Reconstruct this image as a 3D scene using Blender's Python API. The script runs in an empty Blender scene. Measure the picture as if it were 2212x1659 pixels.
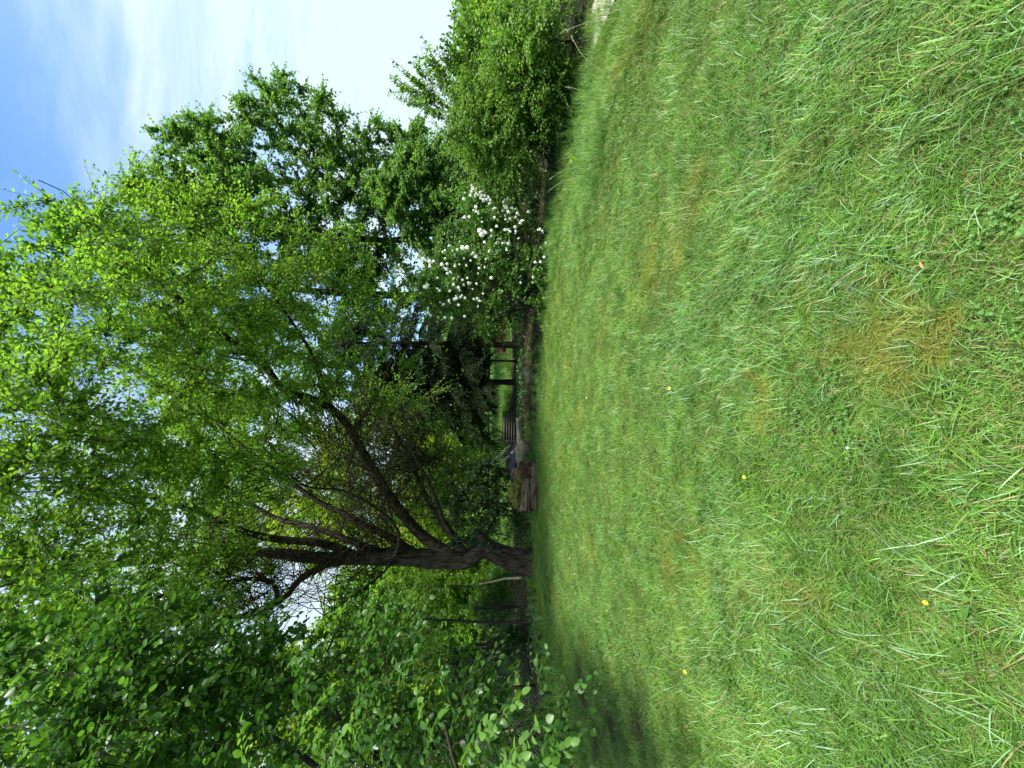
import bpy, math, random
import numpy as np
from mathutils import Vector, Matrix, noise as mnoise

random.seed(7)
rng = np.random.default_rng(11)
sc = bpy.context.scene
COL = sc.collection

# ------------------------------------------------------------------ camera
F = 427.0                       # focal length in pixels of the 1024 px long side
PITCH = math.atan(42.0 / F)     # the phone looks a little below the horizon
CAMH = 1.60
fw = np.array([0, math.cos(PITCH), -math.sin(PITCH)])
up = np.array([0, math.sin(PITCH), math.cos(PITCH)])
rt = np.array([1.0, 0, 0])
cam_d = bpy.data.cameras.new('camera')
cam = bpy.data.objects.new('camera', cam_d); COL.objects.link(cam)
cam_d.sensor_fit = 'HORIZONTAL'; cam_d.sensor_width = 36.0; cam_d.lens = 36.0 * F / 1024.0
cam_d.clip_start = 0.05; cam_d.clip_end = 3000
# the photograph was taken in portrait and stored on its side: the world's up is the picture's left
M = Matrix(((-up[0], rt[0], -fw[0], 0), (-up[1], rt[1], -fw[1], 0), (-up[2], rt[2], -fw[2], CAMH), (0, 0, 0, 1)))
cam.matrix_world = M
sc.camera = cam

# ------------------------------------------------------------------ world and sun
SUN_EL, SUN_AZ = math.radians(56), math.radians(134)      # azimuth from +Y towards +X
sd = np.array([math.cos(SUN_EL) * math.sin(SUN_AZ), math.cos(SUN_EL) * math.cos(SUN_AZ), math.sin(SUN_EL)])
w = bpy.data.worlds.new('World'); sc.world = w; w.use_nodes = True
nt = w.node_tree; nt.nodes.clear()
def N(tree, typ, **kw):
    n = tree.nodes.new(typ)
    for k, v in kw.items():
        setattr(n, k, v)
    return n
def math_node(tree, op, a, b=None, clamp=False):
    n = tree.nodes.new('ShaderNodeMath'); n.operation = op; n.use_clamp = clamp
    for i, v in enumerate((a, b)):
        if v is None: continue
        if isinstance(v, (int, float)): n.inputs[i].default_value = v
        else: tree.links.new(v, n.inputs[i])
    return n.outputs[0]
sky = N(nt, 'ShaderNodeTexSky', sky_type='NISHITA', sun_disc=False, sun_elevation=SUN_EL, sun_rotation=SUN_AZ)
sky.air_density = 1.0; sky.dust_density = 0.6; sky.ozone_density = 3.0
tc = N(nt, 'ShaderNodeTexCoord')
sep = N(nt, 'ShaderNodeSeparateXYZ'); nt.links.new(tc.outputs['Generated'], sep.inputs[0])
zz = math_node(nt, 'MAXIMUM', sep.outputs[2], 0.03)
zz = math_node(nt, 'ADD', zz, 0.12)
cx = math_node(nt, 'DIVIDE', sep.outputs[0], zz); cy = math_node(nt, 'DIVIDE', sep.outputs[1], zz)
cmb = N(nt, 'ShaderNodeCombineXYZ'); nt.links.new(cx, cmb.inputs[0]); nt.links.new(cy, cmb.inputs[1])
mp = N(nt, 'ShaderNodeMapping'); nt.links.new(cmb.outputs[0], mp.inputs[0])
mp.inputs['Rotation'].default_value = (0, 0, math.radians(38)); mp.inputs['Scale'].default_value = (0.55, 2.4, 1)
mp.inputs['Location'].default_value = (3.1, 0.6, 0)
n1 = N(nt, 'ShaderNodeTexNoise'); n1.inputs['Scale'].default_value = 1.5; n1.inputs['Detail'].default_value = 6; n1.inputs['Roughness'].default_value = 0.5
n1.inputs['Distortion'].default_value = 0.5
nt.links.new(mp.outputs[0], n1.inputs['Vector'])
r1 = N(nt, 'ShaderNodeMapRange'); r1.inputs['From Min'].default_value = 0.46; r1.inputs['From Max'].default_value = 0.74
nt.links.new(n1.outputs['Fac'], r1.inputs['Value'])
# thin high cloud thickens towards the low sky on the sun's side
lowf = N(nt, 'ShaderNodeMapRange'); lowf.inputs['From Min'].default_value = 0.72; lowf.inputs['From Max'].default_value = 0.22
nt.links.new(sep.outputs[2], lowf.inputs['Value'])
side = N(nt, 'ShaderNodeMapRange'); side.inputs['From Min'].default_value = 0.0; side.inputs['From Max'].default_value = 0.65
nt.links.new(sep.outputs[0], side.inputs['Value'])
veil = math_node(nt, 'MULTIPLY', lowf.outputs[0], side.outputs[0])
veil = math_node(nt, 'MULTIPLY', veil, 1.3)
lefts = N(nt, 'ShaderNodeMapRange'); lefts.inputs['From Min'].default_value = 0.25; lefts.inputs['From Max'].default_value = -0.25
nt.links.new(sep.outputs[0], lefts.inputs['Value'])
veil = math_node(nt, 'MAXIMUM', veil, math_node(nt, 'MULTIPLY', lefts.outputs[0], 0.85))
n2 = N(nt, 'ShaderNodeTexNoise'); n2.inputs['Scale'].default_value = 2.4; n2.inputs['Detail'].default_value = 7; n2.inputs['Roughness'].default_value = 0.55; n2.inputs['Distortion'].default_value = 0.9
mp2 = N(nt, 'ShaderNodeMapping'); mp2.inputs['Rotation'].default_value = (0, 0, math.radians(-35)); mp2.inputs['Scale'].default_value = (0.6, 1.7, 1); mp2.inputs['Location'].default_value = (1.3, 2.2, 0)
nt.links.new(cmb.outputs[0], mp2.inputs[0]); nt.links.new(mp2.outputs[0], n2.inputs['Vector'])
r2 = N(nt, 'ShaderNodeMapRange'); r2.inputs['From Min'].default_value = 0.47; r2.inputs['From Max'].default_value = 0.75; nt.links.new(n2.outputs['Fac'], r2.inputs['Value'])
veil = math_node(nt, 'ADD', veil, math_node(nt, 'MULTIPLY', r2.outputs[0], 0.5))
veil = math_node(nt, 'MULTIPLY', veil, math_node(nt, 'ADD', math_node(nt, 'MULTIPLY', n2.outputs['Fac'], 0.7), 0.52))
cl = math_node(nt, 'ADD', math_node(nt, 'MULTIPLY', r1.outputs[0], 0.9), veil, clamp=True)
mx = N(nt, 'ShaderNodeMix', data_type='RGBA'); nt.links.new(cl, mx.inputs['Factor'])
skm = N(nt, 'ShaderNodeMix', data_type='RGBA', blend_type='MULTIPLY'); skm.inputs[0].default_value = 1.0
nt.links.new(sky.outputs[0], skm.inputs[6]); skm.inputs[7].default_value = (0.58, 0.80, 1.06, 1)
nt.links.new(skm.outputs[2], mx.inputs[6]); mx.inputs[7].default_value = (2.35, 2.85, 3.15, 1)
bg = N(nt, 'ShaderNodeBackground'); bg.inputs['Strength'].default_value = 0.095
nt.links.new(mx.outputs[2], bg.inputs['Color'])
wo = N(nt, 'ShaderNodeOutputWorld'); nt.links.new(bg.outputs[0], wo.inputs['Surface'])

sl = bpy.data.lights.new('sun', 'SUN'); sl.energy = 2.8; sl.angle = math.radians(12.0); sl.color = (1.0, 0.94, 0.84)
so = bpy.data.objects.new('sun', sl); COL.objects.link(so)
so.rotation_euler = Vector(sd).to_track_quat('Z', 'Y').to_euler()

sc.view_settings.view_transform = 'Standard'; sc.view_settings.look = 'None'
sc.view_settings.gamma = 1.0; sc.view_settings.use_curve_mapping = False
sc.view_settings.exposure = 1.95
sc.render.engine = 'CYCLES'
sc.cycles.max_bounces = 8; sc.cycles.diffuse_bounces = 4; sc.cycles.transmission_bounces = 5; sc.cycles.transparent_max_bounces = 6

# ------------------------------------------------------------------ helpers
K = 2212.0 / 1024.0
def ray(x, y):
    """direction through the photograph point (x, y) given on its 2212-wide view; depth along forward = 1"""
    V = x / K; U = 768.0 - y / K
    return rt * (U - 384) / F + fw - up * (V - 512) / F
def S(x, y, Y):
    """world point seen at (x, y), at ground distance Y in front of the camera"""
    d = ray(x, y)
    return np.array([0, 0, CAMH]) + d * (Y / d[1])
def G(x, y):
    d = ray(x, y); p = np.array([0, 0, CAMH]) + d * (-CAMH / d[2])
    p[2] = gz(p[0], p[1]); return p
def gz(x, y):
    h = 0.05 * math.sin(x * 0.9 + 1.1) * math.sin(y * 0.7) * min(1, max(0, (y - 1.5) / 3))
    # low grassy swelling along the right side of the lawn
    t = (x - 3.1) * 0.8 + (y - 4.2) * 0.35
    h += 0.16 * math.exp(-(t / 0.5) ** 2) * math.exp(-((y - 4.3) / 1.9) ** 2)
    h -= 0.10 * max(0, min(1, (t - 0.5) / 1.2)) * math.exp(-((y - 5) / 2.5) ** 2)
    d = math.hypot(x, y)
    if d > 40: h += min(6, (d - 40) * 0.03)
    return h
def tag(o, label=None, cat=None, group=None, kind=None):
    if label: o['label'] = label
    if cat: o['category'] = cat
    if group: o['group'] = group
    if kind: o['kind'] = kind
    return o
def empty(name, loc, label, cat, group=None):
    o = bpy.data.objects.new(name, None); COL.objects.link(o); o.location = loc
    o.empty_display_size = 0.1
    return tag(o, label, cat, group)
def raw_mesh(name, verts, faces_list, smooth=False, attr=None):
    """faces_list: list of (n_faces, k) int arrays"""
    me = bpy.data.meshes.new(name)
    verts = np.asarray(verts, dtype=np.float32)
    me.vertices.add(len(verts)); me.vertices.foreach_set('co', verts.ravel())
    faces_list = [np.asarray(f, dtype=np.int32) for f in faces_list if len(f)]
    tot = sum(f.size for f in faces_list); nf = sum(len(f) for f in faces_list)
    me.loops.add(tot); me.polygons.add(nf)
    me.loops.foreach_set('vertex_index', np.concatenate([f.ravel() for f in faces_list]))
    st = []; o = 0
    for f in faces_list:
        st.append(o + np.arange(len(f)) * f.shape[1]); o += f.size
    me.polygons.foreach_set('loop_start', np.concatenate(st).astype(np.int32))
    if smooth: me.polygons.foreach_set('use_smooth', np.ones(nf, dtype=bool))
    if attr is not None:
        for k, v in attr.items():
            v = np.asarray(v, dtype=np.float32)
            if v.ndim == 1:
                a = me.attributes.new(k, 'FLOAT', 'POINT'); a.data.foreach_set('value', v)
            else:
                a = me.attributes.new(k, 'FLOAT_COLOR', 'POINT')
                c = np.ones((len(v), 4), dtype=np.float32); c[:, :3] = v; a.data.foreach_set('color', c.ravel())
    me.update(calc_edges=True)
    return me
def link(name, me, mat, parent=None):
    o = bpy.data.objects.new(name, me); COL.objects.link(o)
    if mat and not me.materials: me.materials.append(mat)
    if parent is not None:
        o.parent = parent
    return o
def rel(verts, parent):
    return np.asarray(verts) - np.array(parent.location) if parent is not None else np.asarray(verts)

class MB:
    """collects vertices, faces and a per-vertex tint into one mesh"""
    def __init__(s): s.v = []; s.f = {}; s.n = 0; s.t = []
    def add(s, v, faces, tint=0.5):
        v = np.asarray(v, dtype=float)
        for f in faces:
            f = np.asarray(f)
            if f.size: s.f.setdefault(f.shape[1], []).append(f + s.n)
        s.v.append(v); s.n += len(v)
        s.t.append(np.broadcast_to(np.asarray(tint, dtype=float), (len(v),)))
    def build(s, name, mat, parent=None, smooth=False):
        v = rel(np.concatenate(s.v), parent)
        me = raw_mesh(name, v, [np.concatenate(x) for x in s.f.values()], smooth, {'tint': np.concatenate(s.t)})
        return link(name, me, mat, parent)
    def tubes(s, P, R, sides=4, tint=0.5, cap=False):
        """P (n,k,3) centre lines, R (n,k) radii"""
        P = np.asarray(P, float); R = np.asarray(R, float)
        n, k, _ = P.shape
        T = np.empty_like(P); T[:, 1:-1] = P[:, 2:] - P[:, :-2]; T[:, 0] = P[:, 1] - P[:, 0]; T[:, -1] = P[:, -1] - P[:, -2]
        T /= np.linalg.norm(T, axis=2, keepdims=True) + 1e-9
        ref = np.where(np.abs(T[:, :1, 2:3]) > 0.85, np.array([[[1.0, 0.1, 0]]]), np.array([[[0, 0.05, 1.0]]]))
        A = np.cross(T, np.broadcast_to(ref, T.shape)); A /= np.linalg.norm(A, axis=2, keepdims=True) + 1e-9
        B = np.cross(T, A)
        th = np.arange(sides) * 2 * math.pi / sides
        V = P[:, :, None] + R[:, :, None, None] * (A[:, :, None] * np.cos(th)[None, None, :, None] + B[:, :, None] * np.sin(th)[None, None, :, None])
        idx = np.arange(n * k * sides).reshape(n, k, sides)
        a = idx[:, :-1]; b = idx[:, 1:]
        f = np.stack([a, np.roll(a, -1, 2), np.roll(b, -1, 2), b], -1).reshape(-1, 4)
        fs = [f]
        if cap:
            s.add(V.reshape(-1, 3), fs, tint)
            base = s.n - n * k * sides
            for i in range(n):
                s.f.setdefault(sides, []).append((idx[i, 0][::-1] + base)[None]); s.f.setdefault(sides, []).append((idx[i, -1] + base)[None])
        else:
            s.add(V.reshape(-1, 3), fs, tint)
    def box(s, c, size, rz=0, ry=0, tint=0.5, rx=0):
        h = np.array(size) / 2
        v = np.array([[a, b, d] for a in (-1, 1) for b in (-1, 1) for d in (-1, 1)]) * h
        m = np.array(Matrix.Rotation(rz, 3, 'Z') @ Matrix.Rotation(ry, 3, 'Y') @ Matrix.Rotation(rx, 3, 'X'))
        v = v @ m.T + np.array(c)
        s.add(v, [np.array([[0, 1, 3, 2], [4, 6, 7, 5], [0, 4, 5, 1], [2, 3, 7, 6], [0, 2, 6, 4], [1, 5, 7, 3]])], tint)

def catmull(pts, step=0.25):
    pts = [np.array(p, float) for p in pts]
    P = [2 * pts[0] - pts[1]] + pts + [2 * pts[-1] - pts[-2]]
    out = []
    for i in range(1, len(P) - 2):
        L = np.linalg.norm(P[i + 1] - P[i]); n = max(1, int(L / step))
        for j in range(n):
            t = j / n
            out.append(0.5 * ((2 * P[i]) + (-P[i - 1] + P[i + 1]) * t + (2 * P[i - 1] - 5 * P[i] + 4 * P[i + 1] - P[i + 2]) * t * t + (-P[i - 1] + 3 * P[i] - 3 * P[i + 1] + P[i + 2]) * t ** 3))
    out.append(pts[-1])
    return np.array(out)

# ------------------------------------------------------------------ materials
def new_mat(name):
    m = bpy.data.materials.new(name); m.use_nodes = True; m.node_tree.nodes.clear(); return m
def ramp(t, fac, stops):
    r = t.nodes.new('ShaderNodeValToRGB')
    while len(r.color_ramp.elements) < len(stops): r.color_ramp.elements.new(0.5)
    for e, (p, c) in zip(r.color_ramp.elements, stops):
        e.position = p; e.color = (*c, 1)
    if fac is not None: t.links.new(fac, r.inputs[0])
    return r.outputs[0]
def mixc(t, fac, a, b, mode='MIX'):
    m = t.nodes.new('ShaderNodeMix'); m.data_type = 'RGBA'; m.blend_type = mode
    for sock, v in ((m.inputs[0], fac), (m.inputs[6], a), (m.inputs[7], b)):
        if isinstance(v, (int, float)): sock.default_value = v
        elif isinstance(v, tuple): sock.default_value = (*v, 1)
        else: t.links.new(v, sock)
    return m.outputs[2]
def noise(t, scale, detail=3, rough=0.5, vec=None, dist=0):
    n = t.nodes.new('ShaderNodeTexNoise'); n.inputs['Scale'].default_value = scale; n.inputs['Detail'].default_value = detail
    n.inputs['Roughness'].default_value = rough; n.inputs['Distortion'].default_value = dist
    if vec is not None: t.links.new(vec, n.inputs['Vector'])
    return n.outputs['Fac']
def leaf_mat(name, dark, mid, light, trans, tmix=0.4, rough=0.45, patch=0.6, spec=0.35):
    m = new_mat(name); t = m.node_tree
    at = N(t, 'ShaderNodeAttribute', attribute_name='tint')
    geo = N(t, 'ShaderNodeNewGeometry')
    nz = noise(t, patch, 2, 0.5, geo.outputs['Position'])
    f = math_node(t, 'ADD', math_node(t, 'MULTIPLY', at.outputs['Fac'], 0.6), math_node(t, 'MULTIPLY', math_node(t, 'SUBTRACT', nz, 0.3), 0.8), True)
    c = ramp(t, f, [(0.1, dark), (0.5, mid), (0.95, light)])
    p = N(t, 'ShaderNodeBsdfPrincipled'); t.links.new(c, p.inputs['Base Color'])
    p.inputs['Roughness'].default_value = rough; p.inputs['Specular IOR Level'].default_value = spec
    tr = N(t, 'ShaderNodeBsdfTranslucent')
    c2 = mixc(t, 1.0, c, trans, 'MULTIPLY'); t.links.new(c2, tr.inputs['Color'])
    ms = N(t, 'ShaderNodeMixShader'); ms.inputs[0].default_value = tmix
    t.links.new(p.outputs[0], ms.inputs[1]); t.links.new(tr.outputs[0], ms.inputs[2])
    o = N(t, 'ShaderNodeOutputMaterial'); t.links.new(ms.outputs[0], o.inputs[0])
    return m
def bark_mat(name, dark, light, moss=None, scale=(1, 1, 0.18), nscale=26, bump=0.6, mossamt=0.5):
    m = new_mat(name); t = m.node_tree
    co = N(t, 'ShaderNodeTexCoord'); mp = N(t, 'ShaderNodeMapping'); mp.inputs['Scale'].default_value = scale
    t.links.new(co.outputs['Object'], mp.inputs[0])
    nz = noise(t, nscale, 5, 0.6, mp.outputs[0], 0.6)
    c = ramp(t, nz, [(0.35, dark), (0.65, light)])
    if moss:
        n2 = noise(t, 2.3, 5, 0.65, co.outputs['Object'])
        f = ramp(t, n2, [(mossamt, (0, 0, 0)), (mossamt + 0.12, (1, 1, 1))])
        c = mixc(t, f, c, moss)
    p = N(t, 'ShaderNodeBsdfPrincipled'); t.links.new(c, p.inputs['Base Color']); p.inputs['Roughness'].default_value = 0.9
    p.inputs['Specular IOR Level'].default_value = 0.15
    b = N(t, 'ShaderNodeBump'); b.inputs['Strength'].default_value = bump; b.inputs['Distance'].default_value = 0.06
    t.links.new(nz, b.inputs['Height']); t.links.new(b.outputs[0], p.inputs['Normal'])
    o = N(t, 'ShaderNodeOutputMaterial'); t.links.new(p.outputs[0], o.inputs[0])
    return m
def plain_mat(name, a, b, scale=20, rough=0.7, bump=0.2, metal=0.0):
    m = new_mat(name); t = m.node_tree
    co = N(t, 'ShaderNodeTexCoord'); nz = noise(t, scale, 5, 0.6, co.outputs['Object'])
    c = ramp(t, nz, [(0.3, a), (0.7, b)])
    p = N(t, 'ShaderNodeBsdfPrincipled'); t.links.new(c, p.inputs['Base Color']); p.inputs['Roughness'].default_value = rough
    p.inputs['Metallic'].default_value = metal
    bb = N(t, 'ShaderNodeBump'); bb.inputs['Strength'].default_value = bump; bb.inputs['Distance'].default_value = 0.01
    t.links.new(nz, bb.inputs['Height']); t.links.new(bb.outputs[0], p.inputs['Normal'])
    o = N(t, 'ShaderNodeOutputMaterial'); t.links.new(p.outputs[0], o.inputs[0])
    return m

YT = (1.95, 2.0, 0.9)
M_MAIN = leaf_mat('leaf_main', (0.060, 0.130, 0.018), (0.120, 0.235, 0.028), (0.190, 0.330, 0.042), YT, 0.54, 0.5, 0.9)
M_MAPLE = leaf_mat('leaf_maple', (0.060, 0.135, 0.034), (0.100, 0.205, 0.048), (0.145, 0.270, 0.065), YT, 0.50)
M_SUNLIT = leaf_mat('leaf_painted_sun', (0.12, 0.20, 0.014), (0.20, 0.30, 0.018), (0.28, 0.38, 0.030), YT, 0.45)  # sunlight on the trees behind is painted into this brighter, yellower leaf colour
M_HORN = leaf_mat('leaf_hornbeam', (0.055, 0.130, 0.020), (0.105, 0.215, 0.030), (0.160, 0.290, 0.044), YT, 0.48)
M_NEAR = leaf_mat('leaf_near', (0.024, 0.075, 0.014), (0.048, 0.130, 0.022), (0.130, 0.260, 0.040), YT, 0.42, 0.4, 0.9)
M_VIB = leaf_mat('leaf_viburnum', (0.045, 0.115, 0.020), (0.085, 0.185, 0.028), (0.13, 0.25, 0.038), YT, 0.35)
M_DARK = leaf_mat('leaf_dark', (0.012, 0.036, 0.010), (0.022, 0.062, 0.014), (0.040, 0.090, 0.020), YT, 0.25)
M_NEEDLE = leaf_mat('needles', (0.010, 0.026, 0.008), (0.016, 0.042, 0.011), (0.032, 0.070, 0.016), (1.2, 1.2, 0.8), 0.1, 0.7, 0.6, 0.1)
M_IVY = leaf_mat('leaf_ivy', (0.008, 0.030, 0.008), (0.014, 0.050, 0.012), (0.025, 0.070, 0.018), YT, 0.15, 0.3)
M_RED = leaf_mat('leaf_red', (0.05, 0.010, 0.006), (0.12, 0.018, 0.008), (0.20, 0.035, 0.012), (1.5, 1.0, 0.8), 0.3)
M_BARK = bark_mat('bark_main', (0.010, 0.008, 0.006), (0.085, 0.070, 0.052), (0.045, 0.050, 0.016), nscale=17, bump=1.0, mossamt=0.62)
M_TWIG = bark_mat('bark_twig', (0.015, 0.013, 0.009), (0.055, 0.048, 0.034), (0.05, 0.055, 0.02), scale=(1, 1, 1), nscale=9, bump=0.3)
M_BARKD = bark_mat('bark_dark', (0.012, 0.010, 0.008), (0.05, 0.042, 0.034))
M_LOG = bark_mat('rotten_wood', (0.025, 0.016, 0.010), (0.27, 0.20, 0.13), None, scale=(0.14, 1, 1), nscale=22, bump=1.0)
M_LOGRED = bark_mat('rotten_red_wood', (0.02, 0.012, 0.008), (0.12, 0.06, 0.038), None, scale=(0.3, 1, 1), nscale=26, bump=1.0)
M_MOSS = plain_mat('moss', (0.05, 0.055, 0.008), (0.17, 0.17, 0.025), 40, 0.95, 1.0)
M_STICK = plain_mat('bare_stick', (0.24, 0.19, 0.11), (0.42, 0.36, 0.24), 15, 0.8)

# ------------------------------------------------------------------ lawn outline
def GG(x, y):
    d = ray(x, y); p = np.array([0, 0, CAMH]) + d * (-CAMH / d[2]); return p[:2]
EDGE = [GG(*q) for q in [(1345, -60), (1318, 0), (1290, 120), (1262, 220), (1238, 330), (1212, 450), (1196, 560), (1182, 700), (1168, 830), (1155, 950), (1140, 1060), (1150, 1180), (1163, 1290), (1176, 1360), (1200, 1440), (1225, 1540), (1248, 1659)]]
EB = np.array([math.atan2(p[0], p[1]) for p in EDGE]); ER = np.array([math.hypot(*p) for p in EDGE])
o_ = np.argsort(EB); EB = EB[o_]; ER = ER[o_]
def edge_margin(x, y):
    """how far inside the lawn a ground point lies (m); negative beyond its edge"""
    b = np.arctan2(x, y); r = np.hypot(x, y)
    return np.interp(b, EB, ER) - r
def vnoise(x, y, s, seed=0.0):
    return np.array([mnoise.noise((a * s + seed, b * s - seed, seed * 0.37)) for a, b in zip(np.ravel(x), np.ravel(y))]) * 0.5 + 0.5
SOIL = [(GG(1265, 1500), 0.5), (GG(1290, 1600), 0.45), (GG(1255, 1440), 0.22), (GG(1370, 1570), 0.22), (GG(2105, 775), 0.035), (GG(1320, 1560), 0.3)]
def soil_mask(x, y):
    m = np.zeros_like(x)
    for (c, r) in SOIL:
        m = np.maximum(m, np.exp(-(((x - c[0]) / (r * 0.8)) ** 2 + ((y - c[1]) / (r * 0.8)) ** 2)))
    return m

# ------------------------------------------------------------------ ground sheet
def axis(vals):
    out = []
    for a, b, st in vals: out += list(np.arange(a, b, st))
    return np.array(out + [vals[-1][1]])
gx = axis([(-600, -60, 60), (-60, -14, 4), (-14, -8, 0.6), (-8, 8, 0.10), (8, 14, 0.6), (14, 60, 4), (60, 600, 60)])
gy = axis([(-60, -6, 6), (-6, 0.4, 0.5), (0.4, 14, 0.10), (14, 30, 0.6), (30, 80, 5), (80, 900, 60)])
XX, YY = np.meshgrid(gx, gy)
ZZ = np.array([gz(a, b) for a, b in zip(XX.ravel(), YY.ravel())])
fine = (np.abs(XX.ravel()) < 8) & (YY.ravel() > 0) & (YY.ravel() < 14)
nzv = vnoise(XX.ravel()[fine], YY.ravel()[fine], 2.2, 3.0)
ZZ[fine] += (nzv - 0.5) * 0.05
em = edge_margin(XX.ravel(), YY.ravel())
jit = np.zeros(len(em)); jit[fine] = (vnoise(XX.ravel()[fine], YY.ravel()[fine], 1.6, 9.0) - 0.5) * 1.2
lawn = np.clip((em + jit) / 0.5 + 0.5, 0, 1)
far = np.clip((np.hypot(XX.ravel(), YY.ravel()) - 16.4) / 1.0, 0, 1)
lawn = np.maximum(lawn, far)
soil = np.clip(soil_mask(XX.ravel(), YY.ravel()) * 1.3 - 0.2, 0, 1)
zone = np.stack([lawn, soil, far], 1)
nx_, ny_ = len(gx), len(gy)
idx = np.arange(nx_ * ny_).reshape(ny_, nx_)
fq = np.stack([idx[:-1, :-1], idx[:-1, 1:], idx[1:, 1:], idx[1:, :-1]], -1).reshape(-1, 4)
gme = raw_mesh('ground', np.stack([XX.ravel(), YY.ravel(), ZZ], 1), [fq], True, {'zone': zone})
m = new_mat('ground'); t = m.node_tree
at = N(t, 'ShaderNodeAttribute', attribute_name='zone'); sp = N(t, 'ShaderNodeSeparateColor'); t.links.new(at.outputs['Color'], sp.inputs[0])
MOSSY = [(1430, 610, .45), (1445, 640, .3), (1870, 265, .22), (1960, 150, .25), (1800, 330, .2), (1760, 690, .22), (1860, 720, .25), (1660, 850, .2), (1790, 1320, .15), (2060, 760, .16), (1905, 640, .14), (1500, 1150, .2), (1280, 1190, .3)]
def spots(t, pos):
    tot = None
    wn = t.nodes.new('ShaderNodeTexNoise'); wn.inputs['Scale'].default_value = 3.2; wn.inputs['Detail'].default_value = 5; t.links.new(pos, wn.inputs['Vector'])
    v1 = N(t, 'ShaderNodeVectorMath', operation='SUBTRACT'); t.links.new(wn.outputs['Color'], v1.inputs[0]); v1.inputs[1].default_value = (.5, .5, .5)
    v2 = N(t, 'ShaderNodeVectorMath', operation='MULTIPLY'); t.links.new(v1.outputs[0], v2.inputs[0]); v2.inputs[1].default_value = (1.3, 1.3, 0)
    v3 = N(t, 'ShaderNodeVectorMath', operation='ADD'); t.links.new(v2.outputs[0], v3.inputs[0]); t.links.new(pos, v3.inputs[1]); pos = v3.outputs[0]
    for (x, y, r_) in MOSSY:
        g_ = GG(x, y); d_ = N(t, 'ShaderNodeVectorMath', operation='DISTANCE'); t.links.new(pos, d_.inputs[0]); d_.inputs[1].default_value = (g_[0], g_[1], 0.02)
        mr = N(t, 'ShaderNodeMapRange'); mr.interpolation_type = 'SMOOTHSTEP'; mr.inputs['From Min'].default_value = r_ * 1.5; mr.inputs['From Max'].default_value = 0.0
        mr.inputs['To Max'].default_value = 0.17; t.links.new(d_.outputs['Value'], mr.inputs['Value'])
        tot = mr.outputs[0] if tot is None else math_node(t, 'MAXIMUM', tot, mr.outputs[0])
    return tot
geo = N(t, 'ShaderNodeNewGeometry'); pos = geo.outputs['Position']
nA = noise(t, 60, 5, 0.7, pos); nB = noise(t, 1.1, 4, 0.55, pos)
nB = math_node(t, 'ADD', math_node(t, 'SUBTRACT', nB, 0.06), spots(t, pos)); nC = noise(t, 9, 5, 0.6, pos)
thatch = ramp(t, nA, [(0.3, (0.030, 0.050, 0.010)), (0.55, (0.070, 0.105, 0.022)), (0.8, (0.13, 0.15, 0.045))])
moss = ramp(t, nA, [(0.3, (0.06, 0.080, 0.010)), (0.7, (0.185, 0.195, 0.03))])
mf = ramp(t, nB, [(0.50, (0, 0, 0)), (0.66, (1, 1, 1))])
lawnc = mixc(t, mf, thatch, moss)
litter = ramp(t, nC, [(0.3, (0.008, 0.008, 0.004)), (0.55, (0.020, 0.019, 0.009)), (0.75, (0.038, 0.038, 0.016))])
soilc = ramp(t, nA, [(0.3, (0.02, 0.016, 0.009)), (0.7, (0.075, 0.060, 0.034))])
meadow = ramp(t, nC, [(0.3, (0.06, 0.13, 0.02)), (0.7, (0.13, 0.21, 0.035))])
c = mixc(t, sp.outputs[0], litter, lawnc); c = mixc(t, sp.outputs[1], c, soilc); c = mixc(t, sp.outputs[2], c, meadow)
p = N(t, 'ShaderNodeBsdfPrincipled'); t.links.new(c, p.inputs['Base Color']); p.inputs['Roughness'].default_value = 0.95; p.inputs['Specular IOR Level'].default_value = 0.1
b = N(t, 'ShaderNodeBump'); b.inputs['Strength'].default_value = 0.9; b.inputs['Distance'].default_value = 0.03
t.links.new(nA, b.inputs['Height']); t.links.new(b.outputs[0], p.inputs['Normal'])
o = N(t, 'ShaderNodeOutputMaterial'); t.links.new(p.outputs[0], o.inputs[0])
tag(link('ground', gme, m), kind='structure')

# pale gravel path beyond the right edge of the lawn
pp = catmull([G(1297, 60), G(1292, 0), G(1296, -120), G(1300, -300)], 0.3)
pv = []; 
for i, q in enumerate(pp):
    for s_ in (-0.55, 0, 0.55):
        pv.append([q[0], q[1] + s_, gz(q[0], q[1] + s_) + 0.02 - 0.03 * abs(s_)])
pid = np.arange(len(pv)).reshape(-1, 3)
pf = np.stack([pid[:-1, :-1], pid[:-1, 1:], pid[1:, 1:], pid[1:, :-1]], -1).reshape(-1, 4)
tag(link('gravel_path', raw_mesh('gravel_path', pv, [pf]), plain_mat('gravel', (0.28, 0.25, 0.2), (0.5, 0.46, 0.4), 60, 0.9, 1.0)), kind='structure')

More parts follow.
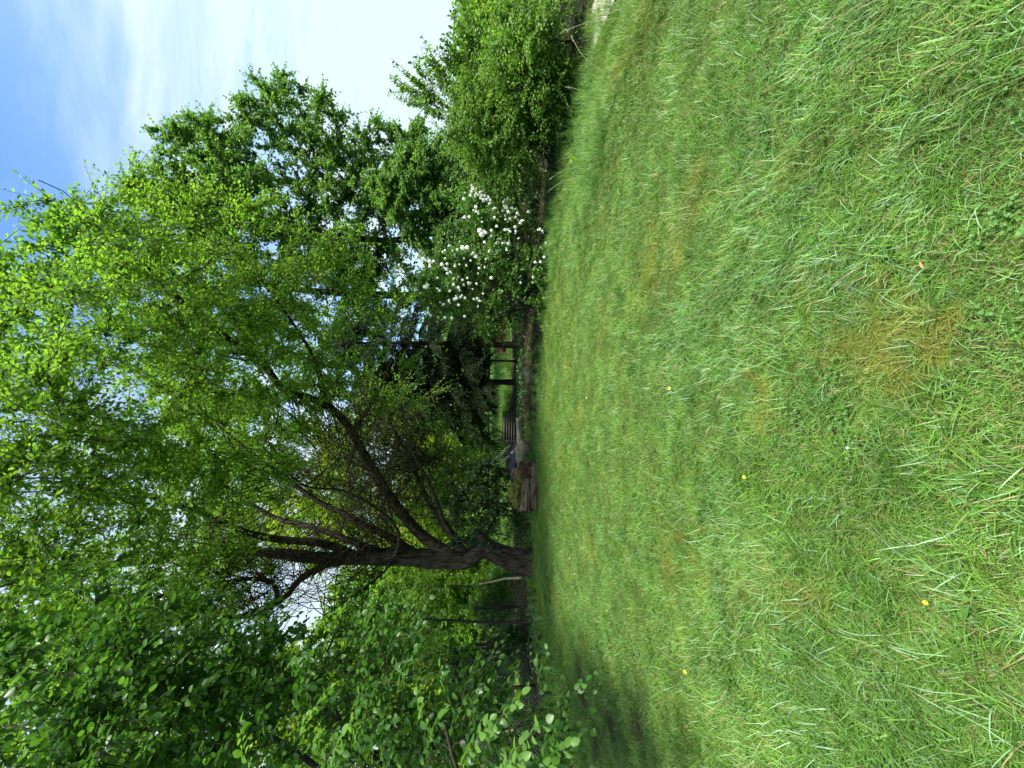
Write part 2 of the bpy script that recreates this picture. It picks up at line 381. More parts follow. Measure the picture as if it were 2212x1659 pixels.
# ------------------------------------------------------------------ leaves and trees
def leaves(mb, P, D, Nn, L, W, tint, shape='fold', fold=0.25, curl=0.15):
    """P base points, D leaf axis, Nn approx normal, L lengths, W widths"""
    n = len(P)
    if n == 0: return
    D = D / (np.linalg.norm(D, axis=1, keepdims=True) + 1e-9)
    Sx = np.cross(D, Nn); Sx /= np.linalg.norm(Sx, axis=1, keepdims=True) + 1e-9
    Z = np.cross(Sx, D)
    L = L[:, None]; W = W[:, None] * 0.5
    if shape == 'quad':
        v = np.stack([P, P + D * L * 0.45 + Sx * W, P + D * L - Z * L * curl, P + D * L * 0.45 - Sx * W], 1)
        f = (np.arange(n) * 4)[:, None] + np.arange(4)
        mb.add(v.reshape(-1, 3), [f], np.repeat(tint, 4))
    elif shape == 'fold':
        v = np.stack([P, P + D * L * 0.3 + Sx * W * 0.95 + Z * W * fold, P + D * L * 0.68 + Sx * W * 0.8 + Z * W * fold * 0.6 - Z * L * curl * 0.4, P + D * L - Z * L * curl,
                      P + D * L * 0.68 - Sx * W * 0.8 + Z * W * fold * 0.6 - Z * L * curl * 0.4, P + D * L * 0.3 - Sx * W * 0.95 + Z * W * fold], 1)
        b_ = (np.arange(n) * 6)[:, None]
        mb.add(v.reshape(-1, 3), [b_ + np.array([0, 1, 2, 3]), b_ + np.array([0, 3, 4, 5])], np.repeat(tint, 6))
    elif shape == 'round':       # broad ovate leaf with a midrib, 12 vertices
        prof = [(0.0, 0.0), (0.10, 0.62), (0.32, 0.98), (0.58, 0.95), (0.82, 0.60), (1.0, 0.0)]
        vs = []
        for (a, wd) in prof[1:-1]:
            zc = -Z * L * curl * a * a
            vs += [P + D * L * a + Sx * W * wd + Z * W * wd * fold + zc, P + D * L * a + zc, P + D * L * a - Sx * W * wd + Z * W * wd * fold + zc]
        v = np.stack([P] + vs + [P + D * L - Z * L * curl], 1)
        b_ = (np.arange(n) * 14)[:, None]
        q = []
        for r in range(3):
            a = 1 + 3 * r
            q += [b_ + np.array([a, a + 3, a + 4, a + 1]), b_ + np.array([a + 1, a + 4, a + 5, a + 2])]
        tr = [b_ + np.array([0, 1, 2]), b_ + np.array([0, 2, 3]), b_ + np.array([10, 13, 11]), b_ + np.array([11, 13, 12])]
        mb.add(v.reshape(-1, 3), q + tr, np.repeat(tint, 14))
    elif shape == 'lobed':       # maple-like: five points
        pts = [(0, 0), (0.15, 0.95), (0.42, 0.55), (0.62, 0.85), (0.66, 0.3), (1, 0), (0.66, -0.3), (0.62, -0.85), (0.42, -0.55), (0.15, -0.95)]
        v = np.stack([P + D * L * a + Sx * W * s_ + Z * W * abs(s_) * fold - Z * L * curl * a for a, s_ in pts], 1)
        b_ = (np.arange(n) * 10)[:, None]
        mb.add(v.reshape(-1, 3), [b_ + np.array([0, 1, 2, 3]), b_ + np.array([0, 3, 4, 5]), b_ + np.array([0, 5, 6, 7]), b_ + np.array([0, 7, 8, 9])], np.repeat(tint, 10))

def unit(v): return v / (np.linalg.norm(v, axis=-1, keepdims=True) + 1e-9)

class Tree:
    def __init__(s, name, base, label, cat='tree', group=None):
        s.root = empty(name, tuple(base), label, cat, group)
        s.pos = []; s.rad = []; s.tan = []; s.main = MB(); s.twig = MB(); s.leaf = MB(); s.outer = []
    def limb(s, pts, r0, r1, sides=10, step=0.22, rough=0.0, flare=0.0, register=True):
        c = catmull(pts, step); n = len(c)
        tt = np.linspace(0, 1, n)
        r = r0 + (r1 - r0) * tt ** 0.8
        if flare: r = r * (1 + flare * np.exp(-np.arange(n) * step / 0.22))
        k = max(n, 2)
        if rough:
            # modelled bark: deep vertical ridges that follow the stem
            T = np.gradient(c, axis=0); T = unit(T)
            A = unit(np.cross(T, np.array([0.02, 1.0, 0.05]))); B = np.cross(T, A)
            th = np.arange(sides) * 2 * math.pi / sides
            V = np.zeros((n, sides, 3))
            for i in range(n):
                for j in range(sides):
                    q = c[i]
                    rr = 1 + rough * (0.9 * mnoise.noise((math.cos(th[j]) * 1.6 + q[0] * .3, math.sin(th[j]) * 1.6, q[2] * 1.1))
                                      + 0.75 * mnoise.noise((math.cos(th[j]) * 7 , math.sin(th[j]) * 7, q[2] * 1.7 + 5)))
                    if flare:
                        rr *= 1 + 0.35 * flare * math.exp(-i * step / 0.25) * max(0, math.sin(th[j] * 3 + 0.8))
                    V[i, j] = q + (A[i] * math.cos(th[j]) + B[i] * math.sin(th[j])) * r[i] * rr
            ids = np.arange(n * sides).reshape(n, sides)
            a = ids[:-1]; b2 = ids[1:]
            s.main.add(V.reshape(-1, 3), [np.stack([a, np.roll(a, -1, 1), np.roll(b2, -1, 1), b2], -1).reshape(-1, 4)], 0.5)
        else:
            s.main.tubes(c[None], r[None], sides)
        if register:
            T = unit(np.gradient(c, axis=0))
            for i in range(n): s.pos.append(c[i]); s.rad.append(r[i]); s.tan.append(T[i])
        return c
    def colonize(s, targets, rk=0.011, rmin=0.006, sides=5, lift=0.15, wig=0.08, maxlen=4.0, outer_from=0.35, skip_base=0.0):
        T = np.array(targets)
        base = np.array(s.pos)
        d0 = np.array([np.min(np.linalg.norm(base - q, axis=1)) for q in T]); order = np.argsort(d0)
        pos = np.array(s.pos); rad = np.array(s.rad); tan = np.array(s.tan)
        for q in T[order]:
            v = q - pos; d = np.linalg.norm(v, axis=1)
            # reward branches that continue outwards
            al = np.einsum('ij,ij->i', v, tan) / (d + 1e-6)
            cost = d * (1.25 - 0.35 * al) + np.where(pos[:, 2] < skip_base, 50, 0)
            i = int(np.argmin(cost)); dd = d[i]
            if dd < 0.12 or dd > maxlen: continue
            k = max(3, int(dd / 0.22) + 1)
            tt = np.linspace(0, 1, k)[:, None]
            ctrl = pos[i] + tan[i] * dd * 0.35 + v[i] * 0.2 + np.array([0, 0, lift * dd])
            c = (1 - tt) ** 2 * pos[i] + 2 * tt * (1 - tt) * ctrl + tt ** 2 * q
            c[1:-1] += rng.normal(0, wig * 0.22, (k - 2, 3)) * min(dd, 1.2)
            r0 = min(rad[i] * 0.75, rk * dd + rmin); r = r0 + (rmin * 0.5 - r0) * np.linspace(0, 1, k)
            s.main.tubes(c[None], r[None], sides)
            Tn = unit(np.gradient(c, axis=0))
            pos = np.concatenate([pos, c[1:]]); rad = np.concatenate([rad, r[1:]]); tan = np.concatenate([tan, Tn[1:]])
            j0 = int(k * outer_from)
            for j in range(max(1, j0), k): s.outer.append((c[j], Tn[j]))
        s.pos = list(pos); s.rad = list(rad); s.tan = list(tan)
    def twigs(s, n, length=(0.3, 0.7), per=10, L=(0.05, 0.08), wr=0.55, shape='fold', droop=0.1, r=0.0035, spread=0.9, tint=(0, 1), clump=None, flat=0.6, upbias=0.15, lkeep=1.0, k=5):
        O = s.outer; ii = rng.integers(0, len(O), n)
        P0 = np.array([O[i][0] for i in ii]); T0 = np.array([O[i][1] for i in ii])
        D = unit(T0 * 0.8 + rng.normal(0, spread * 0.6, (n, 3)) + np.array([0, 0, upbias]))
        Ln = rng.uniform(*length, n)
        tt = np.linspace(0, 1, k)
        P = P0[:, None] + D[:, None] * (Ln[:, None] * tt)[:, :, None]
        P[:, :, 2] -= droop * Ln[:, None] * tt[None] ** 2
        P += rng.normal(0, 0.012, P.shape) * tt[None, :, None]
        R = np.broadcast_to(r * (1.1 - 0.8 * tt)[None], (n, k))
        s.twig.tubes(P, R, 3)
        # leaves along each twig, alternate
        tl = (np.arange(per) + 0.6) / per
        for j in range(per):
            keep = rng.random(n) < lkeep
            x = min(tl[j], 0.999) * (k - 1); a = int(x); f = x - a
            q = P[:, a] * (1 - f) + P[:, a + 1] * f
            ax = unit(P[:, a + 1] - P[:, a])
            sd_ = unit(np.cross(ax, np.array([0, 0, 1.0])) + rng.normal(0, 0.35, (n, 3))) * (1 if j % 2 else -1)
            dd = unit(ax * 0.7 + sd_ * 0.9 + rng.normal(0, 0.25, (n, 3)) - np.array([0, 0, droop * 1.0]))
            nn = unit(np.array([0, 0, 1.0]) * flat + rng.normal(0, 0.55, (n, 3)))
            ll = rng.uniform(*L, n) * (1.0 - 0.25 * tl[j])
            q = q + dd * 0.01
            tn = rng.uniform(tint[0], tint[1], n) * 0.6 + 0.4 * tl[j] * (tint[1])
            leaves(s.leaf, q[keep], dd[keep], nn[keep], ll[keep], (ll * wr)[keep], tn[keep], shape)
        return P
    def finish(s, bark, twigm, leafm, wood='trunk', crown='crown', smooth=True):
        if s.main.n: s.main.build(wood, bark, s.root, smooth)
        if s.twig.n: s.twig.build('twigs', twigm, s.root)
        if s.leaf.n: s.leaf.build(crown, leafm, s.root)

def in_blobs(blobs, n):
    """random points in a union of ellipsoids: (centre, (rx, ry, rz), weight)"""
    wts = np.array([b[2] if len(b) > 2 else b[1][0] * b[1][1] * b[1][2] for b in blobs], float); wts /= wts.sum()
    ii = rng.choice(len(blobs), n, p=wts)
    d = unit(rng.normal(size=(n, 3))) * (rng.random((n, 1)) ** 0.42)
    return np.array([blobs[i][0] for i in ii]) + d * np.array([blobs[i][1] for i in ii])

# --- the big multi-stemmed tree
def g0(x, y):
    p = G(x, y); return p
b0 = S(1150, 1217, 11.0); b0[2] = gz(b0[0], b0[1]) - 0.15
T1 = Tree('leaning_tree', b0, 'large old tree with a kinked furrowed trunk that forks into many long leaning limbs')
T1.limb([b0, S(1100, 1206, 11.0), S(1065, 1192, 11), S(1040, 1186, 11), S(1018, 1199, 11), S(1000, 1210, 11), S(945, 1206, 11), S(880, 1203, 10.9), S(800, 1204, 10.8)], 0.29, 0.175, 48, 0.05, 0.34, 0.35)
T1.limb([S(1055, 1182, 10.9), S(1038, 1160, 10.85), S(1026, 1148, 10.85)], 0.20, 0.08, 20, 0.05, 0.3, register=False)
T1.limb([S(820, 1204, 10.8), S(700, 1206, 10.6), S(600, 1196, 10.3), S(500, 1190, 10), S(400, 1200, 9.5), S(290, 1215, 9), S(160, 1225, 8.4), S(-60, 1235, 7.6)], 0.185, 0.04, 16, 0.14, 0.16)
T1.limb([S(975, 1198, 11), S(930, 1170, 11), S(895, 1140, 10.9), S(858, 1095, 10.7), S(820, 1040, 10.4), S(790, 990, 10.2), S(758, 930, 9.9), S(718, 885, 9.6), S(665, 858, 9.3), S(612, 842, 9.0), S(575, 795, 8.8), S(520, 750, 8.5), S(450, 700, 8.2), S(380, 640, 7.9), S(300, 560, 7.6)], 0.15, 0.042, 16, 0.14, 0.16)
T1.limb([S(1000, 1190, 11.05), S(965, 1140, 11.2), S(930, 1090, 11.3), S(905, 1040, 11.4), S(885, 985, 11.4), S(850, 930, 11.3), S(830, 860, 11.1), S(800, 800, 11)], 0.11, 0.02, 10, 0.18, 0.12)
T1.limb([S(990, 1180, 11.0), S(955, 1120, 10.8), S(940, 1075, 10.6), S(915, 1020, 10.3), S(880, 960, 10.0)], 0.075, 0.02, 8, 0.18, 0.1)
T1.limb([S(900, 1196, 11), S(850, 1165, 11.1), S(790, 1135, 11.2), S(735, 1105, 11.2), S(690, 1085, 11.2), S(600, 1020, 11), S(520, 960, 10.8), S(430, 880, 10.4)], 0.105, 0.025, 10, 0.18, 0.12)
T1.limb([S(835, 1198, 10.9), S(760, 1170, 11), S(680, 1140, 11.1), S(600, 1120, 11.1), S(520, 1075, 11), S(470, 1040, 10.8), S(380, 1000, 10.5)], 0.10, 0.025, 10, 0.18, 0.12)
T1.limb([S(780, 1204, 10.9), S(700, 1175, 10.6), S(600, 1165, 10.2), S(530, 1150, 9.8), S(480, 1128, 9.5), S(380, 1090, 9), S(260, 1050, 8.4), S(120, 990, 7.6), S(-40, 970, 7.0)], 0.11, 0.03, 10, 0.18, 0.12)
T1.limb([S(770, 1208, 10.75), S(700, 1222, 10.4), S(650, 1250, 10.0), S(615, 1290, 9.6), S(560, 1320, 9.2), S(480, 1345, 8.8), S(440, 1385, 8.3), S(380, 1400, 7.9), S(290, 1425, 7.4), S(200, 1450, 6.9)], 0.095, 0.022, 10, 0.16, 0.12)
T1.limb([S(600, 1296, 9.5), S(590, 1260, 9.3), S(540, 1250, 9.0), S(470, 1262, 8.7), S(400, 1280, 8.3), S(280, 1300, 7.6), S(150, 1330, 7)], 0.055, 0.02, 8, 0.18, 0.1)
T1.limb([S(850, 1205, 10.7), S(862, 1170, 10.2), S(850, 1130, 9.8), S(800, 1090, 9.3), S(740, 1060, 8.9), S(660, 1050, 8.5), S(600, 1000, 8.2)], 0.05, 0.015, 8, 0.18, 0.1)
T1.limb([S(850, 1210, 10.7), S(830, 1235, 10.3), S(800, 1260, 9.9), S(760, 1290, 9.5), S(700, 1330, 9.1)], 0.035, 0.012, 7, 0.18, 0.1)
T1.limb([S(718, 885, 9.6), S(700, 850, 9.2), S(690, 800, 8.9), S(660, 740, 8.6), S(620, 680, 8.3), S(560, 600, 8.0)], 0.055, 0.015, 8, 0.18, 0.1)
T1.limb([S(760, 930, 9.9), S(800, 880, 9.6), S(830, 820, 9.3), S(850, 760, 9.1), S(870, 700, 8.9)], 0.04, 0.01, 7, 0.18, 0.1)
# crown
def sb(x, y, Y, r, w=None, sq=1.0):
    c_ = S(x, y, Y); return (c_, (r, r * sq, r), w if w else r ** 2.2)
blobs1 = [sb(500, 560, 8.0, 1.5), sb(350, 640, 7.4, 1.9), sb(330, 510, 7.2, 1.1), sb(240, 480, 6.8, 0.45), sb(640, 560, 8.0, 1.0), sb(700, 520, 8.0, 0.6), sb(780, 620, 8.4, 0.9), sb(840, 640, 8.6, 0.5),
          sb(600, 760, 8.2, 1.5), sb(450, 850, 7.8, 1.9), sb(180, 620, 6.4, 1.1), sb(90, 660, 5.8, 0.6), sb(200, 800, 6.2, 1.7), sb(-60, 850, 5.6, 1.3),
          sb(300, 1000, 6.8, 1.9), sb(120, 1050, 5.8, 1.5), sb(-100, 1050, 5.2, 1.5), sb(500, 1000, 11.8, 1.9), sb(370, 1150, 8.4, 1.5), sb(200, 1250, 6.2, 1.6), sb(0, 1300, 5.2, 1.5),
          sb(350, 1350, 7.2, 1.6), sb(150, 1450, 5.6, 1.3), sb(780, 800, 9.6, 1.3), sb(820, 900, 11.6, 1.3, 1.2), sb(740, 1050, 12.6, 1.4, 1.2), sb(880, 880, 11.5, 1.0), sb(930, 1000, 11.2, 0.9), sb(470, 1430, 8, 1.0)]
T1.colonize(in_blobs(blobs1, 90), rk=0.012, rmin=0.014, maxlen=6.0, lift=0.02, wig=0.35, skip_base=2.2, outer_from=1.1, sides=7)
tg = in_blobs(blobs1, 850)
T1.colonize(tg, rk=0.010, rmin=0.006, maxlen=3.2, lift=0.12, wig=0.18, skip_base=3.0, outer_from=0.4)
T1.twigs(8300, (0.3, 0.7), 12, (0.052, 0.092), 0.55, 'fold', droop=0.2, spread=0.75, k=4, r=0.0045)
# bare brushwood in the shaded inside of the crown
ins = in_blobs([sb(740, 1000, 10, 1.2), sb(900, 1000, 11, 1.0), sb(640, 1240, 9.6, 0.9), sb(500, 1250, 9, 1.0), sb(800, 1100, 10.5, 0.9)] , 1500)
pz = np.array(T1.pos); Pn = []
for q in ins:
    i = int(np.argsort(np.linalg.norm(pz - q, axis=1))[rng.integers(0, 160)]); a = pz[i]; mid = (a + q) / 2 + rng.normal(0, 0.12, 3)
    Pn.append([a, (a + mid) / 2 + rng.normal(0, 0.03, 3), mid, (mid + q) / 2 + rng.normal(0, 0.04, 3), q])
T1.twig.tubes(np.array(Pn), np.broadcast_to(np.array([0.012, 0.010, 0.008, 0.006, 0.004]), (len(Pn), 5)), 3)
T1.finish(M_BARK, M_TWIG, M_MAIN)

# ivy at the fork and leaning stick
iv = MB(); n = 420
cc = in_blobs([(S(990, 1165, 10.8), (0.16, 0.12, 0.22)), (S(1020, 1170, 10.8), (0.13, 0.12, 0.25)), (S(1050, 1172, 10.75), (0.10, 0.12, 0.25)), (S(975, 1180, 10.75), (0.12, 0.1, 0.15))], n)
leaves(iv, cc, unit(rng.normal(0, 1, (n, 3)) + np.array([0, -0.4, -0.6])), unit(rng.normal(0, .5, (n, 3)) + np.array([0, -1, 0.5])), rng.uniform(.04, .07, n), rng.uniform(.04, .06, n), rng.random(n), 'fold')
ic = Tree('ivy', S(1015, 1178, 10.75), 'dark ivy clump growing in the first fork of the big trunk', 'ivy')
ic.limb([S(1150, 1190, 10.7), S(1090, 1178, 10.66), S(1040, 1170, 10.66), S(1000, 1170, 10.7)], 0.015, 0.01, 6, 0.15, register=False)
ic.leaf = iv; ic.finish(M_BARKD, M_TWIG, M_IVY, 'stem', 'leaves')
q = catmull([S(1128, 1248, 10.6), S(1110, 1249, 10.6), S(1090, 1250, 10.55), S(1070, 1255, 10.5), S(1035, 1262, 10.4)], 0.1)
mb = MB(); mb.tubes(q[None], np.linspace(0.035, 0.012, len(q))[None], 8, cap=True)
so_ = mb.build('stick', M_STICK, None, True); tag(so_, 'pale bare stick leaning beside the foot of the big trunk', 'stick')

# --- broadleaf trees behind
def simple_tree(name, base, top_pts, blobs, n_t, n_tw, label, leafm, r0=0.15, per=9, L=(0.09, 0.13), shape='quad', droop=0.1, group=None, bark=None, cat='tree', length=(0.35, 0.9), maxlen=5, sides=8, wr=0.75, upb=0.3, lift=0.15, spread=0.9, k=4, extra=()):
    base = np.array(base, float); base[2] = gz(base[0], base[1]) - 0.1
    T = Tree(name, base, label, cat, group)
    for tp in top_pts: T.limb([base] + list(tp), r0, r0 * 0.25, sides, 0.3, 0.0)
    T.colonize(in_blobs(blobs, n_t), maxlen=maxlen, skip_base=base[2] + 0.25, outer_from=0.3, sides=4, lift=lift)
    T.twigs(n_tw, length, per, L, wr, shape, droop=droop, upbias=upb, k=k, spread=spread)
    T.finish(bark or M_BARKD, M_TWIG, leafm)
    return T
GT = 'tall trees behind the lawn'
def B(x, y, Y): 
    p_ = S(x, y, Y); p_[2] = 0; return p_
simple_tree('maple_tree', B(1100, 500, 17), [[S(1000, 500, 17), S(850, 460, 17), S(700, 380, 17), S(600, 300, 16.8), S(520, 230, 16.8)], [S(1000, 490, 17), S(820, 520, 17), S(600, 470, 16.5), S(470, 380, 16)]],
            [sb(610, 260, 16.5, 1.4), sb(690, 320, 16.5, 1.9), sb(500, 350, 16, 1.8), sb(430, 290, 15.5, 0.6), sb(560, 420, 16.5, 2.3), sb(760, 370, 17, 1.6), sb(780, 290, 17, 0.6), sb(720, 500, 17, 2.4), sb(450, 430, 16, 1.7), sb(850, 480, 17, 1.8), sb(600, 165, 16.5, 0.35), sb(395, 225, 15.5, 0.3), sb(660, 210, 16.5, 0.7), sb(740, 250, 16.8, 0.5), sb(560, 200, 16.5, 0.4), sb(400, 330, 15.5, 0.5), sb(365, 400, 15.5, 0.9), sb(320, 430, 15.5, 0.9), sb(450, 330, 16, 1.2), sb(540, 250, 16, 0.8), sb(380, 290, 15.5, 0.6), sb(820, 330, 16.5, 1.1), sb(830, 270, 16.5, 0.4), sb(960, 520, 16, 1.3)],
            560, 8800, 'tall dark green maple standing behind the white flowering shrub', M_MAPLE, 0.20, 9, (0.085, 0.135), 'lobed', 0.15, GT, wr=0.95, length=(0.25, 0.6))
simple_tree('maple_tree', B(1090, 640, 18), [[S(900, 640, 18), S(600, 620, 17.5), S(350, 560, 17), S(180, 530, 16.5)]],
            [sb(150, 530, 15.5, 1.0), sb(230, 500, 16, 1.2), sb(330, 460, 16, 1.1), sb(105, 470, 15, 0.35), sb(70, 610, 15, 1.0), sb(300, 560, 16.5, 2.4), sb(480, 600, 17.5, 3.0), sb(700, 640, 18, 2.8), sb(420, 500, 17, 2), sb(60, 700, 15, 2.4), sb(860, 640, 17.5, 2)],
            330, 6000, 'tallest tree, its tip just showing above the crown of the big leaning tree', M_HORN, 0.22, 9, (0.11, 0.16), 'quad', 0.1, GT, wr=0.95)
simple_tree('maple_tree', B(1090, 380, 15), [[S(1000, 370, 15), S(940, 340, 15), S(880, 300, 15), S(850, 260, 15)]],
            [sb(890, 290, 15, 0.45), sb(910, 360, 15, 1.0), sb(980, 420, 15, 1.2), sb(870, 350, 15, 0.5), sb(990, 340, 15, 0.8), sb(1000, 480, 15.5, 1.3), sb(900, 440, 15.5, 1.3), sb(1050, 430, 14, 1.0), sb(840, 400, 15, 0.6)],
            240, 5500, 'dark short tree between the tall maple and the drooping hornbeam', M_MAPLE, 0.14, 9, (0.085, 0.13), 'lobed', 0.15, GT, wr=0.95, length=(0.25, 0.55))

# bright and mid-green trees seen through and left of the big tree
back = [((1080, 1000, 19), [sb(800, 950, 19, 2.6), sb(900, 1050, 19, 2.2), sb(700, 1050, 20, 2.6), sb(850, 870, 20, 1.8), sb(1000, 980, 18, 1.4)], M_SUNLIT, 'sunlit yellow green tree seen through the limbs right of the big trunk'),
        ((1080, 1180, 20), [sb(800, 1180, 20, 2.4), sb(700, 1130, 20, 2.3), sb(900, 1150, 19, 2.2), sb(560, 1120, 21, 2.6), sb(1000, 1180, 19, 1.4)], M_SUNLIT, 'sunlit yellow green tree straight behind the big trunk'),
        ((1080, 1300, 16), [sb(900, 1290, 16, 1.8), sb(790, 1310, 16, 1.3), sb(1000, 1290, 15, 1.4), sb(880, 1400, 16, 1.6), sb(790, 1430, 16, 1.1)], M_MAIN, 'light green tree left of the big trunk with bright gaps under it'),
        ((1080, 1500, 15), [sb(880, 1500, 15, 2.0), sb(700, 1500, 15, 2.2), sb(560, 1560, 15, 2.4), sb(980, 1560, 14, 1.6), sb(620, 1480, 15, 1.0)], M_SUNLIT, 'pale sunlit tree behind the round-leaved tree at the left'),
        ((1080, 850, 21), [sb(700, 760, 22, 3.0), sb(600, 900, 22, 3.2), sb(450, 800, 22, 3.4), sb(500, 1000, 22, 3.4)], M_MAIN, 'mid green tree far behind the long right limb of the big tree'),
        ((1080, 1680, 14), [sb(400, 1620, 14, 2.6), sb(250, 1500, 14, 2.6), sb(100, 1400, 14, 2.4), sb(700, 1680, 13, 2)], M_HORN, 'tall pale tree at the far left behind the overhanging leaves')]
for (bx, by, bY), bl, mt, lab in back:
    cen = np.mean([b_[0] for b_ in bl], axis=0)
    simple_tree('broadleaf_tree', B(bx, by, bY), [[(B(bx, by, bY) + cen) / 2 + np.array([0.1, 0, 0.4]), cen]], bl, 220, 4200, lab, mt, 0.10, 9, (0.12, 0.18), 'quad', 0.2, 'light green trees behind the big tree', wr=0.8)

# far right trees, their sunshine put into the leaf colour
simple_tree('broadleaf_tree', B(1200, -40, 13), [[S(1150, -40, 13), S(1080, -60, 13)]], [sb(1090, -5, 13, 0.55), sb(1070, -40, 13, 0.5), sb(1110, 35, 13, 0.5), sb(1150, -10, 13, 0.6), sb(1170, 20, 13, 0.6), sb(1210, -30, 13, 0.8), sb(1180, 90, 14, 0.6)],
            150, 1700, 'bright yellow green tree in sunshine at the right end of the hedge', M_SUNLIT, 0.09, 9, (0.07, 0.11), 'quad', 0.1, 'sunlit trees behind the hornbeams')
simple_tree('broadleaf_tree', B(1200, 140, 14), [[S(1150, 150, 14), S(1100, 150, 14)]], [sb(1110, 130, 14, 0.8), sb(1170, 170, 14, 0.9), sb(1220, 100, 14, 0.7)],
            100, 1000, 'yellow green sunlit tree glimpsed through gaps of the drooping hornbeam', M_SUNLIT, 0.07, 9, (0.07, 0.11), 'quad', 0.1, 'sunlit trees behind the hornbeams')

# --- hornbeams on the right: arching shoots with leaves in two rows
def hornbeam(base, stems, blobs, label, n_t, n_tw, tips, L=(0.045, 0.07)):
    T = Tree('hornbeam_shrub', tuple(base), label, 'shrub', 'hornbeam shrubs at the right edge of the lawn')
    for s_ in stems: T.limb([base] + s_, 0.045, 0.012, 7, 0.2)
    T.colonize(in_blobs(blobs, n_t), maxlen=2.5, outer_from=0.4, sides=4, rk=0.008, lift=0.1, skip_base=base[2] + 0.15)
    T.twigs(int(n_tw * 0.72), (0.3, 0.85), 18, L, 0.6, 'fold', droop=0.25, upbias=0.65, spread=0.6, flat=1.0, k=4)
    # long upright shoots against the sky
    pts = []
    for a, b_ in tips:
        a = np.array(a); b_ = np.array(b_); 
        for _ in range(2):
            e = b_ + rng.normal(0, 0.08, 3); m_ = (a + e) / 2 + rng.normal(0, 0.05, 3)
            tt = np.linspace(0, 1, 9)[:, None]
            pts.append((1 - tt) ** 2 * a + 2 * tt * (1 - tt) * m_ + tt ** 2 * e)
    for c_ in list(pts):
        for _ in range(2):
            j = rng.integers(2, 6); q0 = c_[j]; dr = unit(c_[8] - c_[0]); e = q0 + unit(dr + rng.normal(0, .38, 3)) * rng.uniform(.2, .5); tt = np.linspace(0, 1, 9)[:, None]
            pts.append(q0 + (e - q0) * tt + np.array([0, 0, .05]) * tt ** 2)
    if pts:
        P = np.array(pts); T.twig.tubes(P, np.broadcast_to(np.linspace(0.008, 0.003, 9), (len(P), 9)), 4)
        n = len(P)
        for j in range(22):
            x = (0.12 + 0.87 * j / 22) * 8; a = int(x); f = x - a
            q = P[:, a] * (1 - f) + P[:, a + 1] * f; ax = unit(P[:, a + 1] - P[:, a])
            sdv = unit(np.cross(ax, np.array([0, 1.0, 0.2])) + rng.normal(0, .3, (n, 3))) * (1 if j % 2 else -1)
            dd = unit(ax * 0.8 + sdv + rng.normal(0, .2, (n, 3)) - np.array([0, 0, 0.3]))
            ll = rng.uniform(0.05, 0.085, n)
            leaves(T.leaf, q, dd, unit(rng.normal(0, .5, (n, 3)) + np.array([0, -0.4, 1])), ll, ll * 0.6, rng.random(n), 'fold')
            # side shoots
    T.finish(M_BARKD, M_TWIG, M_HORN, 'stems', 'foliage')
hb = G(1225, 330)
hornbeam(hb + np.array([0.2, 1.0, 0]), [[S(1180, 320, 7.6), S(1080, 290, 7.6), S(1000, 230, 7.6)], [S(1180, 260, 7.4), S(1090, 200, 7.2), S(1020, 150, 7.2)], [S(1160, 320, 7.6), S(1050, 320, 7.6), S(980, 300, 7.6)]],
         [sb(1120, 270, 7.5, 0.75), sb(1040, 270, 7.6, 0.65), sb(1090, 200, 7.4, 0.6), sb(1160, 210, 7.2, 0.7), sb(1030, 260, 7.6, 0.35), sb(1030, 310, 7.7, 0.3), sb(1190, 270, 7.2, 0.4), sb(1120, 345, 7.9, 0.35), sb(1060, 340, 7.9, 0.35)],
         'dense hornbeam shrub with arching leafy shoots right of the white flowers', 330, 3300,
         [(S(1000, 260, 7.6), S(845, 150, 7.6)), (S(1000, 250, 7.6), S(870, 180, 7.6)), (S(990, 240, 7.5), S(935, 90, 7.5)), (S(1000, 200, 7.5), S(968, 100, 7.5)), (S(1010, 190, 7.4), S(975, 130, 7.4)), (S(960, 240, 7.6), S(900, 140, 7.6)), (S(1000, 220, 7.6), S(930, 160, 7.6)), (S(960, 240, 7.6), S(880, 220, 7.6)),
          (S(1010, 170, 7.3), S(1020, 35, 7.3)), (S(1020, 170, 7.3), S(1035, 70, 7.3)), (S(1040, 180, 7.3), S(1050, 90, 7.3)), (S(1020, 200, 7.3), S(990, 130, 7.3)), (S(1030, 150, 7.3), S(960, 90, 7.3)), (S(1000, 280, 7.5), S(900, 230, 7.5)), (S(1010, 230, 7.5), S(910, 120, 7.5)), (S(1020, 150, 7.2), S(1000, 60, 7.2)), (S(1000, 260, 7.6), S(860, 165, 7.6)), (S(1040, 130, 7.2), S(985, 25, 7.2)), (S(1050, 110, 7.2), S(1005, 20, 7.2)), (S(980, 260, 7.6), S(838, 155, 7.6)), (S(1030, 150, 7.3), S(930, 100, 7.3))])
hb = G(1290, 90)
hornbeam(hb + np.array([0.6, 1.0, 0]), [[S(1230, 90, 6.4), S(1180, 90, 6.3), S(1130, 80, 6.3)], [S(1240, 20, 6.4), S(1200, -20, 6.3), S(1160, -30, 6.3)]],
         [sb(1150, 110, 6.3, 0.5), sb(1130, 60, 6.3, 0.3), sb(1190, 60, 6.3, 0.45), sb(1220, 140, 6.4, 0.4), sb(1175, 10, 6.3, 0.3), sb(1120, 160, 6.6, 0.4), sb(1180, 190, 6.6, 0.5)],
         'looser hornbeam shrub with hanging leaves at the right end of the lawn', 150, 1150,
         [(S(1150, 60, 6.3), S(1085, 20, 6.3)), (S(1150, 60, 6.3), S(1080, 50, 6.3)), (S(1120, 120, 6.4), S(1060, 70, 6.4)), (S(1150, 90, 6.4), S(1065, 100, 6.4))])

